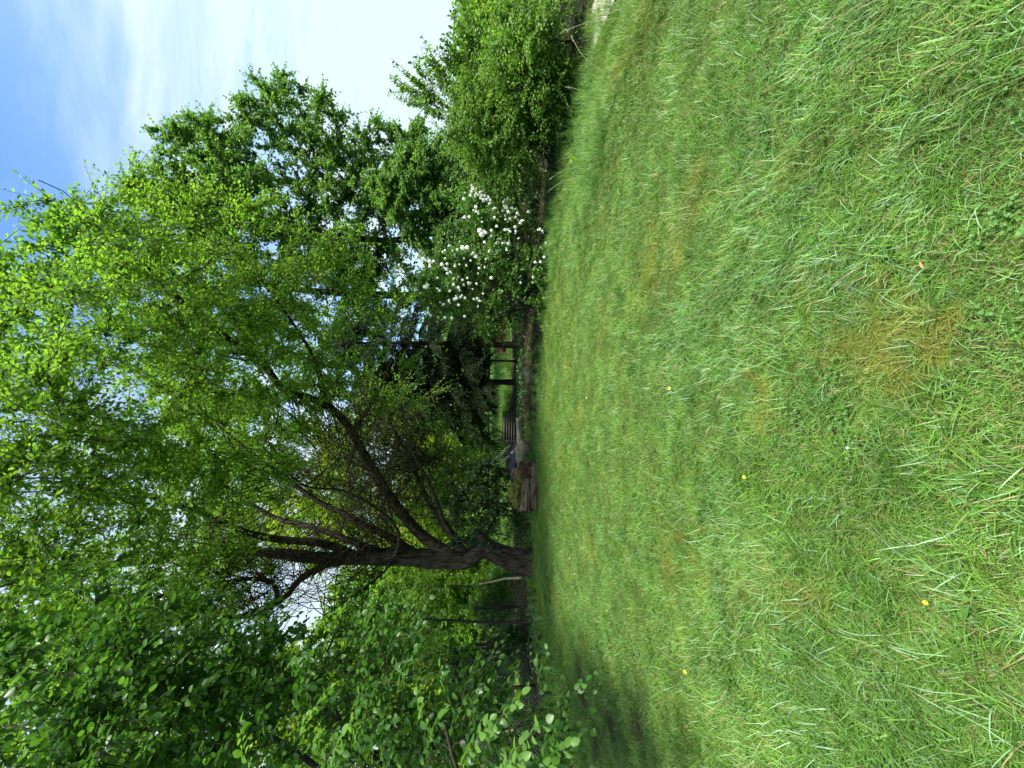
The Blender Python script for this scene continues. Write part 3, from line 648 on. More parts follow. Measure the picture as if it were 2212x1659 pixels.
# --- snowball shrub
vb = G(1178, 600) + np.array([0, 0.55, 0])
TV = Tree('snowball_shrub', tuple(vb), 'arching snowball shrub covered in round white flower heads', 'shrub')
for e in [[S(1120, 560, 9), S(1060, 500, 8.8), S(1020, 440, 8.7)], [S(1120, 640, 9), S(1040, 620, 8.8), S(960, 580, 8.6)], [S(1100, 670, 8.9), S(1000, 690, 8.8), S(920, 640, 8.7)], [S(1110, 590, 8.8), S(1000, 560, 8.7), S(930, 575, 8.6)],
          [S(1130, 600, 8.6), S(1110, 520, 8.4), S(1120, 470, 8.3)], [S(1140, 620, 8.6), S(1150, 560, 8.3), S(1165, 520, 8.2)], [S(1120, 700, 9), S(1060, 710, 9), S(1000, 730, 9)]]:
    T_ = TV.limb([vb + rng.normal(0, 0.1, 3) * np.array([1, 1, 0])] + e, 0.022, 0.008, 6, 0.2)
vbl = [sb(1040, 470, 9.1, 0.7), sb(990, 570, 9.1, 0.7), sb(1060, 580, 9.1, 0.8), sb(960, 640, 9.1, 0.6), sb(1110, 500, 8.9, 0.55), sb(1130, 610, 8.9, 0.6), sb(1060, 680, 9.2, 0.6), sb(1150, 540, 8.8, 0.35), sb(930, 600, 9.1, 0.4), sb(1010, 440, 9.0, 0.35)]
TV.colonize(in_blobs(vbl, 330), maxlen=2.2, outer_from=0.3, sides=4, rk=0.006, rmin=0.004, skip_base=0.3)
TV.twigs(3000, (0.15, 0.35), 8, (0.045, 0.075), 0.85, 'fold', droop=0.2, k=4)
# bare canes at the foot
cn = []
for i in range(46):
    a = vb + np.array([rng.normal(-0.35, 0.35), rng.normal(0, 0.2), 0]); e = S(rng.uniform(1000, 1090), rng.uniform(560, 720), 8.8)
    m_ = (a + e) / 2 + np.array([(e[0] - a[0]) * 0.0 + rng.normal(0, .1), 0, 0.15]); tt = np.linspace(0, 1, 7)[:, None]
    cn.append((1 - tt) ** 2 * a + 2 * tt * (1 - tt) * m_ + tt ** 2 * e)
TV.twig.tubes(np.array(cn), np.broadcast_to(np.linspace(0.009, 0.005, 7), (len(cn), 7)), 4)
TV.finish(M_TWIG, M_TWIG, M_VIB, 'stems', 'foliage')
# flower heads: a ball of small florets
M_SNOW = new_mat('snowball_petals'); t = M_SNOW.node_tree
at = N(t, 'ShaderNodeAttribute', attribute_name='tint'); c = ramp(t, at.outputs['Fac'], [(0, (0.62, 0.72, 0.55)), (0.5, (0.80, 0.84, 0.76)), (1, (0.86, 0.87, 0.83))])
p = N(t, 'ShaderNodeBsdfPrincipled'); t.links.new(c, p.inputs['Base Color']); p.inputs['Roughness'].default_value = 0.7
o = N(t, 'ShaderNodeOutputMaterial'); t.links.new(p.outputs[0], o.inputs[0])
def head_mesh(seed):
    r_ = np.random.default_rng(seed); mb = MB()
    n = 46; i = np.arange(n) + 0.5; ph = np.arccos(1 - 2 * i / n); th = math.pi * (1 + 5 ** 0.5) * i
    D = np.stack([np.cos(th) * np.sin(ph), np.sin(th) * np.sin(ph), np.cos(ph)], 1)
    for d in D:
        d = unit(d + r_.normal(0, .08, 3)); a = unit(np.cross(d, [0.3, 0.2, 1])); b_ = np.cross(d, a)
        c_ = d * r_.uniform(0.88, 1.0); s_ = 0.24; ang = r_.uniform(0, 6)
        ring = [c_ + s_ * (a * math.cos(ang + k * math.tau / 5) + b_ * math.sin(ang + k * math.tau / 5)) - d * 0.05 for k in range(5)]
        v = [c_ + d * 0.05] + ring
        mb.add(v, [np.array([[0, 1 + k, 1 + (k + 1) % 5] for k in range(5)])], r_.uniform(0.3, 1))
    # green core
    mb.add(D * 0.82, [np.array([[0, 1, 2]])], 0.0)
    v = np.concatenate(mb.v); 
    return raw_mesh('flower_head', v, [np.concatenate(x) for x in mb.f.values()], False, {'tint': np.concatenate(mb.t)})
HM = [head_mesh(k) for k in range(5)]
for h_ in HM: h_.materials.append(M_SNOW)
# positions read from the photograph (pixels of a 1422-wide enlargement of its part 1600..2200 x 600..1300)
FL = [(625,338,20),(612,368,14),(600,400,14),(655,385,13),(688,372,12),(706,400,13),(672,400,11),(734,405,14),(643,411,9),(692,430,13),(722,438,14),(752,440,14),(770,420,12),(785,447,13),(776,478,13),(584,462,13),(536,434,15),(545,376,7),(650,508,16),(626,540,9),(652,552,12),(676,570,14),(787,534,15),(826,520,11),(948,425,15),(918,440,9),(908,462,12),(914,502,11),(938,515,13),(992,520,13),(1024,528,14),(900,546,11),(953,556,15),(1036,569,15),(941,543,9),(923,590,12),(1022,603,12),(970,622,17),(925,626,9),(945,646,10),(1078,638,13),(1042,636,9),(1062,659,12),(1138,554,13),(1015,695,14),(1022,736,13),(970,738,12),(920,722,13),(958,715,8),(545,605,16),(586,603,14),(844,690,14),(824,606,12),(708,648,10),(687,730,24),(705,765,25),(742,750,16),(795,728,14),(730,838,14),(790,783,12),(868,803,10),(848,848,16),(906,874,20),(955,853,18),(937,910,11),(774,925,15),(840,913,10),(1247,717,13),(1270,733,11),(1287,977,14),(1202,1025,13),(1252,1022,13),(1182,1165,9),(1300,843,8),(527,890,22),(570,888,20),(478,912,16),(627,939,15),(648,975,15),(363,915,12),(342,928,11),(399,872,10),(362,988,9),(158,995,20),(218,1017,19),(256,1015,13),(158,1063,17),(222,1065,14),(333,1046,17),(378,1090,17),(384,1130,13),(411,1115,11),(382,1040,13),(455,1060,13),(497,1045,10),(680,1080,13),(793,1171,17),(570,1172,11),(525,1190,11),(487,1162,9),(581,1217,14),(535,1237,13),(442,1234,14),(487,1262,16),(500,1284,9),(404,1295,11),(656,1225,12),(293,1272,9),(313,1290,12),(186,1256,20),(164,1260,11),(449,1370,16),(470,1362,15),(505,1350,15),(548,1360,14),(488,1424,14),(398,1393,11),(350,1416,10),(315,1400,8),(426,1547,11),(543,1530,12),(360,1540,11),(207,1500,13),(632,1368,12),(662,1362,11),(683,1385,11),(716,1318,10),(668,1440,8),(620,1276,9),(1050,800,8),(743,995,9),(732,1070,9),(670,1130,9),(290,1170,10),(440,1180,9),(1065,1210,8),(952,940,8),(600,1010,10),(560,1055,10),(450,955,13),(540,990,10)]
for i, (zx, zy, r_) in enumerate(FL):
    sx = (1600 + zx / 2.37) / 1.8228; sy = (600 + zy / 2.37) / 1.8228
    Yd = 8.30 + rng.uniform(-0.15, 0.3)
    if sx > 1120: Yd = 7.95
    q = S(sx, sy, Yd); R_ = r_ / 2.37 / 3.9375 / F * Yd * 1.04
    o = bpy.data.objects.new('flower_head', HM[i % 5]); COL.objects.link(o); o.parent = TV.root
    o.location = q - vb; o.scale = (R_,) * 3; o.rotation_euler = (rng.uniform(0, 6), rng.uniform(0, 6), 0)

for i in range(105):
    zx, zy, r_ = FL[rng.integers(len(FL))]; a_ = rng.uniform(0, math.tau); zx += r_ * 1.5 * math.cos(a_); zy += r_ * 1.5 * math.sin(a_)
    q = S((1600 + zx / 2.37) / 1.8228, (600 + zy / 2.37) / 1.8228, 8.4 + rng.uniform(-.15, .3)); R_ = r_ / 2.37 / 3.9375 / F * 8.3 * rng.uniform(.35, .75)
    o = bpy.data.objects.new('flower_head', HM[i % 5]); COL.objects.link(o); o.parent = TV.root
    o.location = q - vb; o.scale = (R_, R_ * .85, R_); o.rotation_euler = (rng.uniform(0, 6), rng.uniform(0, 6), 0)

# --- spruces with low dark boughs
def spruce(base, H, label, boughs, r0=0.11):
    T = Tree('spruce_tree', tuple(base), label, 'tree', 'dark spruces behind the lawn')
    T.limb([base, base + np.array([0.05, 0, H * 0.5]), base + np.array([0, 0, H])], r0, 0.03, 10, 0.5)
    bp = []
    for (z, az, ln, dr) in boughs:
        a = base + np.array([0, 0, z]); d = np.array([math.cos(az), math.sin(az), 0])
        tt = np.linspace(0, 1, 8)[:, None]
        c = a + d * ln * tt + np.array([0, 0, 1.0]) * (0.12 * ln * tt - dr * ln * tt ** 2)
        T.main.tubes(c[None], np.linspace(0.03, 0.006, 8)[None], 5)
        # side twigs, hanging
        n = int(ln * 60); x = rng.uniform(0.12, 1, n) * 6.99; ai = x.astype(int); f = (x - ai)[:, None]
        P0 = c[ai] * (1 - f) + c[np.minimum(ai + 1, 7)] * f
        sd_ = np.array([-d[1], d[0], 0]) * rng.choice([-1, 1], (n, 1))
        D = unit(sd_ * 0.8 + d * 0.7 + rng.normal(0, .2, (n, 3)) - np.array([0, 0, 0.55]))
        Ln = rng.uniform(0.25, 0.6, n) * (1.1 - 0.4 * x / 7)
        t2 = np.linspace(0, 1, 4)
        P = P0[:, None] + D[:, None] * (Ln[:, None] * t2)[:, :, None]; P[:, :, 2] -= 0.25 * Ln[:, None] * t2 ** 2
        T.twig.tubes(P, np.broadcast_to(np.array([.006, .005, .004, .002]), (n, 4)), 3)
        for j in range(22):
            x2 = (j + .5) / 22 * 2.99; a2 = int(x2); f2 = x2 - a2
            q = P[:, a2] * (1 - f2) + P[:, a2 + 1] * f2; ax = unit(P[:, a2 + 1] - P[:, a2])
            dd = unit(ax * 0.8 + rng.normal(0, .55, (n, 3)))
            leaves(T.leaf, q, dd, unit(rng.normal(0, 1, (n, 3))), rng.uniform(.05, .085, n), rng.uniform(.016, .024, n), rng.random(n), 'quad')
    T.finish(M_BARKD, M_BARKD, M_NEEDLE, 'trunk', 'needles')
sp1 = B(1112, 746, 13.5); sp2 = B(1112, 826, 14.5)
def bl(n, zlo, zhi, lmax, seed, dr=(0.25, 0.5)):
    r_ = np.random.default_rng(seed)
    return [(zlo + (zhi - zlo) * (i / n), i * 2.4 + r_.uniform(-.4, .4), lmax * (1 - 0.55 * i / n) * r_.uniform(.8, 1.1), r_.uniform(*dr)) for i in range(n)]
spruce(sp1, 6.0, 'dark spruce with black trunk just left of the snowball shrub', bl(44, 1.15, 6.0, 1.8, 1, (0.2, 0.35)))
spruce(sp2, 6.5, 'dark spruce whose low boughs hang over the bright meadow strip', bl(60, 1.12, 5.5, 2.3, 2, (0.22, 0.38)))

# --- dark understorey behind the lawn
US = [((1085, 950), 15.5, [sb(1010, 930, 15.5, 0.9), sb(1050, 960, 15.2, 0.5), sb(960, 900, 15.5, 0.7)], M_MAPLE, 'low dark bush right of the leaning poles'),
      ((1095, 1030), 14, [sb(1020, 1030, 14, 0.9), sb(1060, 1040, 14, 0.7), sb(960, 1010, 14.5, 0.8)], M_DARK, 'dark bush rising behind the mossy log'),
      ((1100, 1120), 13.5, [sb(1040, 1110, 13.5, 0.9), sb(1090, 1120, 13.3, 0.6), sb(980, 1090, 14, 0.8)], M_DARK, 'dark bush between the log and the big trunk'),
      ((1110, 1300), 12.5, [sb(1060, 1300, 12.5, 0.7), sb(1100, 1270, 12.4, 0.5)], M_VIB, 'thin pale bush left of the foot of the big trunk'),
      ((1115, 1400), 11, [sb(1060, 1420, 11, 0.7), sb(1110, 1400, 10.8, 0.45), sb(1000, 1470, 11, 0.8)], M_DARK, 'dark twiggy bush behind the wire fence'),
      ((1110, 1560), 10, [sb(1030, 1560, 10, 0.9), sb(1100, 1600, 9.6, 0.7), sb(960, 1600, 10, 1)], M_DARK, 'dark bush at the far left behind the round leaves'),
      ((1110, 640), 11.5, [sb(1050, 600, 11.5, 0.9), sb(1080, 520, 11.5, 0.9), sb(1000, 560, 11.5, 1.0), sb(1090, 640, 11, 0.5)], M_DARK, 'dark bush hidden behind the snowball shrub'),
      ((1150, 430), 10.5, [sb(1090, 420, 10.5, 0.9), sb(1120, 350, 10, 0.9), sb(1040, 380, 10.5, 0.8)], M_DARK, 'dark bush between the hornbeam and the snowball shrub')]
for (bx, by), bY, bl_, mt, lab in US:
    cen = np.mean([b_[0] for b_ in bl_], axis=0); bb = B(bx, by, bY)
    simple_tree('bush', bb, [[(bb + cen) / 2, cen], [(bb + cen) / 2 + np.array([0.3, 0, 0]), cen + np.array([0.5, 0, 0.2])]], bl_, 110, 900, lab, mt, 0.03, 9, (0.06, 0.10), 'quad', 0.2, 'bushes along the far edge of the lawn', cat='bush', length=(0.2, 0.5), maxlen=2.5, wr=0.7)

# --- far wood closing the view
fwm = MB(); tr = MB()
for i in range(30):
    ang = math.radians(-62 + 124 * i / 29 + rng.uniform(-1.5, 1.5)); R_ = rng.uniform(32, 40)
    c0 = np.array([math.sin(ang) * R_, math.cos(ang) * R_, 0]); H = rng.uniform(7, 10); brg = c0[0] / c0[1]
    if brg > 0.02: H = 6.0
    if brg > 0.35: H = 3.2
    if brg > 0.75: H = rng.uniform(2.0, 3.0)
    tr.tubes(np.array([[c0, c0 + [0, 0, H * .5], c0 + [0.2, 0, H * .9]]]), np.array([[.2, .15, .05]]), 6)
    n = 2600
    P = in_blobs([(c0 + [0, 0, H * .5], (3.2, 2.5, H * .48)), (c0 + [1.5, 0, H * .3], (2.5, 2, H * .3)), (c0 + [-1.5, 0.5, H * .4], (2.2, 2, H * .4))], n)
    leaves(fwm, P, unit(rng.normal(0, 1, (n, 3))), unit(rng.normal(0, .6, (n, 3)) + [0, 0, 1]), rng.uniform(.3, .5, n), rng.uniform(.2, .35, n), rng.random(n), 'quad')
fo = fwm.build('far_wood', M_HORN); tag(fo, 'mass of far green trees closing the view beyond the meadow', 'wood', kind='stuff')
to = tr.build('far_trunks', M_BARKD, fo)

# --- round-leaved tree overhanging from the left
lb = np.array([-4.6, 3.6, 0.0]); lb[2] = gz(lb[0], lb[1]) - 0.05
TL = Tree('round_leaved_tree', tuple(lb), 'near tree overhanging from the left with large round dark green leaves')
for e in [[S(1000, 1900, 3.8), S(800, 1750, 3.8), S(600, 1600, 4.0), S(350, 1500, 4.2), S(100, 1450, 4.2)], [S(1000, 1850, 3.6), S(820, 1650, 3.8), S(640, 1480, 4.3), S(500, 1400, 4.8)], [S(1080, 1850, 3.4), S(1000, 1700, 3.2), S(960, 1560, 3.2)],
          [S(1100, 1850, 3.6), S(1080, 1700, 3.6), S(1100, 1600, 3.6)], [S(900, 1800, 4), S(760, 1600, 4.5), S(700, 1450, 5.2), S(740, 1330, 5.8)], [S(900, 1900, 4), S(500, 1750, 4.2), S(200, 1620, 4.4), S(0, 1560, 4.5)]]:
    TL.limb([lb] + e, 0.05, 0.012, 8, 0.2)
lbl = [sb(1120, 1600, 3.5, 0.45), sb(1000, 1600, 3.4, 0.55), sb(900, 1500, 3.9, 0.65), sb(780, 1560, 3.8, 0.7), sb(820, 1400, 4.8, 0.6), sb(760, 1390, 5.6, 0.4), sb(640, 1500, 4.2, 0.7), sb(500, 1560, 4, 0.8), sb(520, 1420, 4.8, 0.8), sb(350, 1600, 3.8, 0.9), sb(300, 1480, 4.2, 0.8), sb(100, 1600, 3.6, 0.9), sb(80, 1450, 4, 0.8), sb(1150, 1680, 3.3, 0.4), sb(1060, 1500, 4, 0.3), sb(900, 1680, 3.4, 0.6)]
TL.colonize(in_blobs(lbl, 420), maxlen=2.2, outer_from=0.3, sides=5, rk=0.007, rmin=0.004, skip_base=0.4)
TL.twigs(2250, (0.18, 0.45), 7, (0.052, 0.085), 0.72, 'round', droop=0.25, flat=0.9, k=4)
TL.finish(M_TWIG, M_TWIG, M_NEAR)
# its nearest leaves hang one by one in front
lm = []
for k in range(6):
    mb = MB(); leaves(mb, np.zeros((1, 3)), np.array([[1.0, 0, 0]]), np.array([[0, 0, 1.0]]), np.array([1.0]), np.array([rng.uniform(.68, .85)]), np.array([rng.uniform(.5, 1.0)]), 'round', fold=rng.uniform(.1, .35), curl=rng.uniform(0.05, .25))
    me = raw_mesh('leaf', np.concatenate(mb.v), [np.concatenate(x) for x in mb.f.values()], True, {'tint': np.concatenate(mb.t)}); me.materials.append(M_NEAR); lm.append(me)
sprays = [((1090, 1659, 2.6), (1180, 1560, 2.5)), ((1150, 1680, 2.5), (1235, 1610, 2.45)), ((1040, 1620, 2.7), (1130, 1500, 2.8)), ((990, 1680, 2.6), (1060, 1560, 2.6)), ((900, 1680, 2.7), (960, 1540, 2.7)), ((950, 1620, 2.8), (900, 1500, 3.0)), ((1170, 1700, 2.5), (1205, 1575, 2.6)), ((800, 1660, 2.6), (760, 1560, 2.6)), ((720, 1700, 2.5), (740, 1590, 2.5)), ((1000, 1560, 3.0), (950, 1440, 3.2)), ((860, 1500, 3.3), (900, 1400, 3.6)), ((1080, 1700, 2.5), (1130, 1640, 2.4)), ((1120, 1690, 2.4), (1190, 1650, 2.4)), ((560, 1700, 2.8), (520, 1560, 2.8)), ((640, 1600, 3), (720, 1480, 3.2))]
tw = MB(); cnt = 0
for (a, b_) in sprays:
    A = S(*a); E = S(*b_); tt = np.linspace(0, 1, 7)[:, None]; mid = (A + E) / 2 + np.array([0, 0, 0.06])
    c = (1 - tt) ** 2 * A + 2 * tt * (1 - tt) * mid + tt ** 2 * E
    tw.tubes(c[None], np.linspace(.005, .002, 7)[None], 4)
    for j in range(19):
        x = (0.1 + 0.89 * j / 18) * 6; a_ = min(int(x), 5); f = x - a_; q = c[a_] * (1 - f) + c[a_ + 1] * f
        ax = unit(c[a_ + 1] - c[a_]); s_ = unit(np.cross(ax, [0, 0, 1.0]) + rng.normal(0, .3, 3)) * (1 if j % 2 else -1)
        d = unit(ax * .6 + s_ * 1.0 + rng.normal(0, .2, 3) + np.array([0, 0, -.15])) if j < 18 else ax
        nn = unit(np.array([0, -0.45, 1.0]) + rng.normal(0, .35, 3)); sx_ = unit(np.cross(d, nn)); z_ = np.cross(sx_, d)
        o = bpy.data.objects.new('leaf', lm[rng.integers(6)]); COL.objects.link(o); o.parent = TL.root
        sc_ = rng.uniform(.05, .072)
        mt_ = Matrix(((d[0], -sx_[0], z_[0], 0), (d[1], -sx_[1], z_[1], 0), (d[2], -sx_[2], z_[2], 0), (0, 0, 0, 1))) @ Matrix.Scale(sc_, 4)
        mt_.translation = Vector(q + s_ * 0.008 - lb); o.matrix_local = mt_; cnt += 1
tw.build('shoots', M_TWIG, TL.root)

# ------------------------------------------------------------------ grass
PROTO = bpy.data.collections.new('grass_prototypes')
def blade_mat():
    m = new_mat('grass_blades'); t = m.node_tree
    at = N(t, 'ShaderNodeAttribute', attribute_name='tint'); geo = N(t, 'ShaderNodeNewGeometry'); pos = geo.outputs['Position']
    oi = N(t, 'ShaderNodeObjectInfo')
    nB = noise(t, 1.1, 4, 0.55, pos); nD = noise(t, 0.5, 3, 0.5, pos)
    nB = math_node(t, 'ADD', math_node(t, 'SUBTRACT', nB, 0.06), spots(t, pos)); nE = noise(t, 3.0, 3, 0.5, pos)
    green = ramp(t, at.outputs['Fac'], [(0.0, (0.34, 0.27, 0.12)), (0.08, (0.24, 0.21, 0.07)), (0.12, (0.056, 0.130, 0.014)), (0.5, (0.122, 0.262, 0.028)), (0.85, (0.195, 0.370, 0.056)), (0.97, (0.22, 0.40, 0.15)), (1.0, (0.30, 0.46, 0.24))])
    yel = ramp(t, at.outputs['Fac'], [(0.0, (0.32, 0.23, 0.07)), (0.5, (0.20, 0.235, 0.03)), (1.0, (0.28, 0.34, 0.05))])
    f1 = ramp(t, nB, [(0.52, (0, 0, 0)), (0.68, (0.85, 0.85, 0.85))])
    c = mixc(t, f1, green, yel)
    blue = mixc(t, 1.0, c, (0.95, 1.02, 1.22), 'MULTIPLY')
    f2 = ramp(t, nD, [(0.42, (0, 0, 0)), (0.62, (0.8, 0.8, 0.8))])
    c = mixc(t, f2, c, blue)
    br = ramp(t, nE, [(0.3, (0.66, 0.70, 0.70)), (0.7, (1.12, 1.10, 1.12))])
    c = mixc(t, 1.0, c, br, 'MULTIPLY')
    p = N(t, 'ShaderNodeBsdfPrincipled'); t.links.new(c, p.inputs['Base Color']); p.inputs['Roughness'].default_value = 0.45; p.inputs['Specular IOR Level'].default_value = 0.3
    tr = N(t, 'ShaderNodeBsdfTranslucent'); c2 = mixc(t, 1.0, c, (1.6, 1.6, 0.9), 'MULTIPLY'); t.links.new(c2, tr.inputs['Color'])
    ms = N(t, 'ShaderNodeMixShader'); ms.inputs[0].default_value = 0.3
    t.links.new(p.outputs[0], ms.inputs[1]); t.links.new(tr.outputs[0], ms.inputs[2])
    o = N(t, 'ShaderNodeOutputMaterial'); t.links.new(ms.outputs[0], o.inputs[0]); return m
M_GRASS = blade_mat()
def tuft(name, n, rad, Lr, Wr, lean, seed, straw=0.08, bias=0.0):
    r_ = np.random.default_rng(seed); k = 4
    a = r_.uniform(0, math.tau, n); rr = rad * np.sqrt(r_.random(n)); base = np.stack([np.cos(a) * rr, np.sin(a) * rr, -0.004 * np.ones(n)], 1)
    az = r_.uniform(0, math.tau, n); hd = np.stack([np.cos(az), np.sin(az), np.zeros(n)], 1) * 0.8 + np.array([bias, bias * 0.5, 0]); hd = unit(hd)
    L = r_.uniform(*Lr, n); W = r_.uniform(*Wr, n); ln = r_.uniform(*lean, n); cv = r_.uniform(0.3, 1.1, n)
    P = np.zeros((n, k, 3)); P[:, 0] = base; ang = ln.copy()
    for j in range(1, k):
        d = hd * np.sin(ang)[:, None] + np.array([0, 0, 1.0]) * np.cos(ang)[:, None]
        P[:, j] = P[:, j - 1] + d * (L / (k - 1))[:, None]; ang = np.minimum(ang + cv * 0.45, 1.75)
    sd_ = np.stack([-hd[:, 1], hd[:, 0], np.zeros(n)], 1); tw_ = r_.uniform(-.6, .6, n); sd_ = sd_ * np.cos(tw_)[:, None] + np.array([0, 0, 1.0]) * np.sin(tw_)[:, None] * 0.6
    ws = [0.8, 1.0, 0.75]
    vs = []
    for j in range(3): vs += [P[:, j] + sd_ * (W * ws[j] / 2)[:, None], P[:, j] - sd_ * (W * ws[j] / 2)[:, None]]
    vs.append(P[:, 3]); v = np.stack(vs, 1); b_ = (np.arange(n) * 7)[:, None]
    tint = np.clip(r_.normal(.48, .27, n), .13, 1.0); st = r_.random(n) < straw; tint[st] = r_.uniform(0, .09, st.sum())
    hi = r_.random(n) < 0.05; tint[hi] = r_.uniform(.93, 1, hi.sum())
    me = raw_mesh(name, v.reshape(-1, 3), [np.concatenate([b_ + np.array([0, 2, 3, 1]), b_ + np.array([2, 4, 5, 3])]), b_ + np.array([4, 6, 5])], False, {'tint': np.repeat(tint, 7)})
    me.materials.append(M_GRASS)
    o = bpy.data.objects.new(name, me); PROTO.objects.link(o); return o
# 0-5 short matted, 6-11 long lying, 12-15 tall upright, 16-17 straw
for k in range(6): tuft('tuft_%02d' % k, 110, 0.09, (0.022, 0.058), (0.0014, 0.0028), (0.5, 1.35), 100 + k, 0.16)
for k in range(6): tuft('tuft_%02d' % (6 + k), 34, 0.06, (0.05, 0.14), (0.0020, 0.0044), (0.45, 1.15), 200 + k, 0.05, 0.45)
for k in range(4): tuft('tuft_%02d' % (12 + k), 34, 0.05, (0.10, 0.24), (0.002, 0.0042), (0.05, 0.7), 300 + k, 0.08, 0.3)
for k in range(2): tuft('tuft_%02d' % (16 + k), 60, 0.08, (0.02, 0.05), (0.0012, 0.002), (0.9, 1.5), 400 + k, 0.9)
# clover-like trefoils, 18-20
def clover(name, n, rad, seed):
    r_ = np.random.default_rng(seed); mb = MB()
    for i in range(n):
        a = r_.uniform(0, math.tau); rr = rad * math.sqrt(r_.random()); h = r_.uniform(.02, .045); c_ = np.array([math.cos(a) * rr, math.sin(a) * rr, h]); a0 = r_.uniform(0, 6); s_ = r_.uniform(.0045, .008); tl = r_.normal(0, .25, 2)
        mb.tubes(np.array([[c_ * [1, 1, 0], c_]]), np.array([[.0007, .0006]]), 3, tint=.3)
        for j in range(3):
            th = a0 + j * math.tau / 3; d = np.array([math.cos(th), math.sin(th), .15 + tl[0] * math.cos(th) + tl[1] * math.sin(th)])
            leaves(mb, c_[None], d[None], np.array([[0, 0, 1.0]]), np.array([s_ * 1.3]), np.array([s_ * 1.4]), np.array([r_.uniform(.35, .8)]), 'fold', 0.2, -.05)
    v = np.concatenate(mb.v); me = raw_mesh(name, v, [np.concatenate(x) for x in mb.f.values()], False, {'tint': np.concatenate(mb.t)}); me.materials.append(M_CLOVER)
    o = bpy.data.objects.new(name, me); PROTO.objects.link(o)
M_CLOVER = leaf_mat('clover', (0.045, 0.12, 0.022), (0.075, 0.18, 0.032), (0.11, 0.26, 0.055), (1.6, 1.6, 0.9), 0.25, 0.5, 3.0)
for k in range(3): clover('tuft_%02d' % (18 + k), 9, 0.06, 500 + k)

def gn_scatter(name, P, rot, scl, idx_, label, cat):
    me = bpy.data.meshes.new(name); me.vertices.add(len(P)); me.vertices.foreach_set('co', np.asarray(P, np.float32).ravel())
    a = me.attributes.new('rot', 'FLOAT_VECTOR', 'POINT'); a.data.foreach_set('vector', np.asarray(rot, np.float32).ravel())
    a = me.attributes.new('scl', 'FLOAT', 'POINT'); a.data.foreach_set('value', np.asarray(scl, np.float32))
    a = me.attributes.new('pick', 'INT', 'POINT'); a.data.foreach_set('value', np.asarray(idx_, np.int32))
    o = bpy.data.objects.new(name, me); COL.objects.link(o)
    g = bpy.data.node_groups.new(name + '_nodes', 'GeometryNodeTree')
    g.interface.new_socket('Geometry', in_out='INPUT', socket_type='NodeSocketGeometry'); g.interface.new_socket('Geometry', in_out='OUTPUT', socket_type='NodeSocketGeometry')
    gi = g.nodes.new('NodeGroupInput'); go = g.nodes.new('NodeGroupOutput'); ip = g.nodes.new('GeometryNodeInstanceOnPoints'); ci = g.nodes.new('GeometryNodeCollectionInfo')
    ci.inputs['Collection'].default_value = PROTO; ci.inputs['Separate Children'].default_value = True; ci.inputs['Reset Children'].default_value = True
    ip.inputs['Pick Instance'].default_value = True
    def na(nm, ty):
        n_ = g.nodes.new('GeometryNodeInputNamedAttribute'); n_.data_type = ty; n_.inputs['Name'].default_value = nm
        return [s_ for s_ in n_.outputs if s_.enabled and s_.name == 'Attribute'][0]
    g.links.new(gi.outputs[0], ip.inputs['Points']); g.links.new(ci.outputs[0], ip.inputs['Instance'])
    g.links.new(na('pick', 'INT'), ip.inputs['Instance Index']); g.links.new(na('rot', 'FLOAT_VECTOR'), ip.inputs['Rotation']); g.links.new(na('scl', 'FLOAT'), ip.inputs['Scale'])
    g.links.new(ip.outputs[0], go.inputs[0])
    md = o.modifiers.new('scatter', 'NODES'); md.node_group = g
    tag(o, label, cat, kind='stuff'); return o
def pts_in(y0, y1, dens, hw=1.02, jitter=True):
    A = hw * (y1 ** 2 - y0 ** 2) + 1.2 * (y1 - y0); n = int(A * dens * 1.15)
    y = np.sqrt(rng.uniform(y0 ** 2, y1 ** 2, n)); x = rng.uniform(-1, 1, n) * (hw * y + 0.6)
    return x, y
def zof(x, y):
    h = np.array([gz(a, b_) for a, b_ in zip(x, y)]); return h + (vnoise(x, y, 2.2, 3.0) - 0.5) * 0.05
def lay(y0, y1, dens, picker, scale, lawn_only=True, patch=None):
    x, y = pts_in(y0, y1, dens)
    emv = edge_margin(x, y) + (vnoise(x, y, 1.6, 9.0) - .5) * 1.2
    keep = (emv > -0.1) & (rng.random(len(x)) > soil_mask(x, y) * 1.1) & (np.abs(x) < 8.5)
    for (mx_, my_, mr_) in MOSSY:
        g_ = GG(mx_, my_); keep &= (np.hypot(x - g_[0], y - g_[1]) > mr_ * (.4 + .9 * rng.random(len(x)))) | (rng.random(len(x)) < .6)
    if patch is not None:
        keep &= patch(x, y)
    x, y = x[keep], y[keep]; n = len(x)
    rot = np.stack([rng.normal(0, .12, n), rng.normal(0, .12, n), rng.uniform(0, math.tau, n)], 1)
    return x, y, rot, scale(n, x, y), picker(n, x, y)
LY = []
sm = lambda lo, hi: (lambda n, x, y: rng.integers(lo, hi, n))
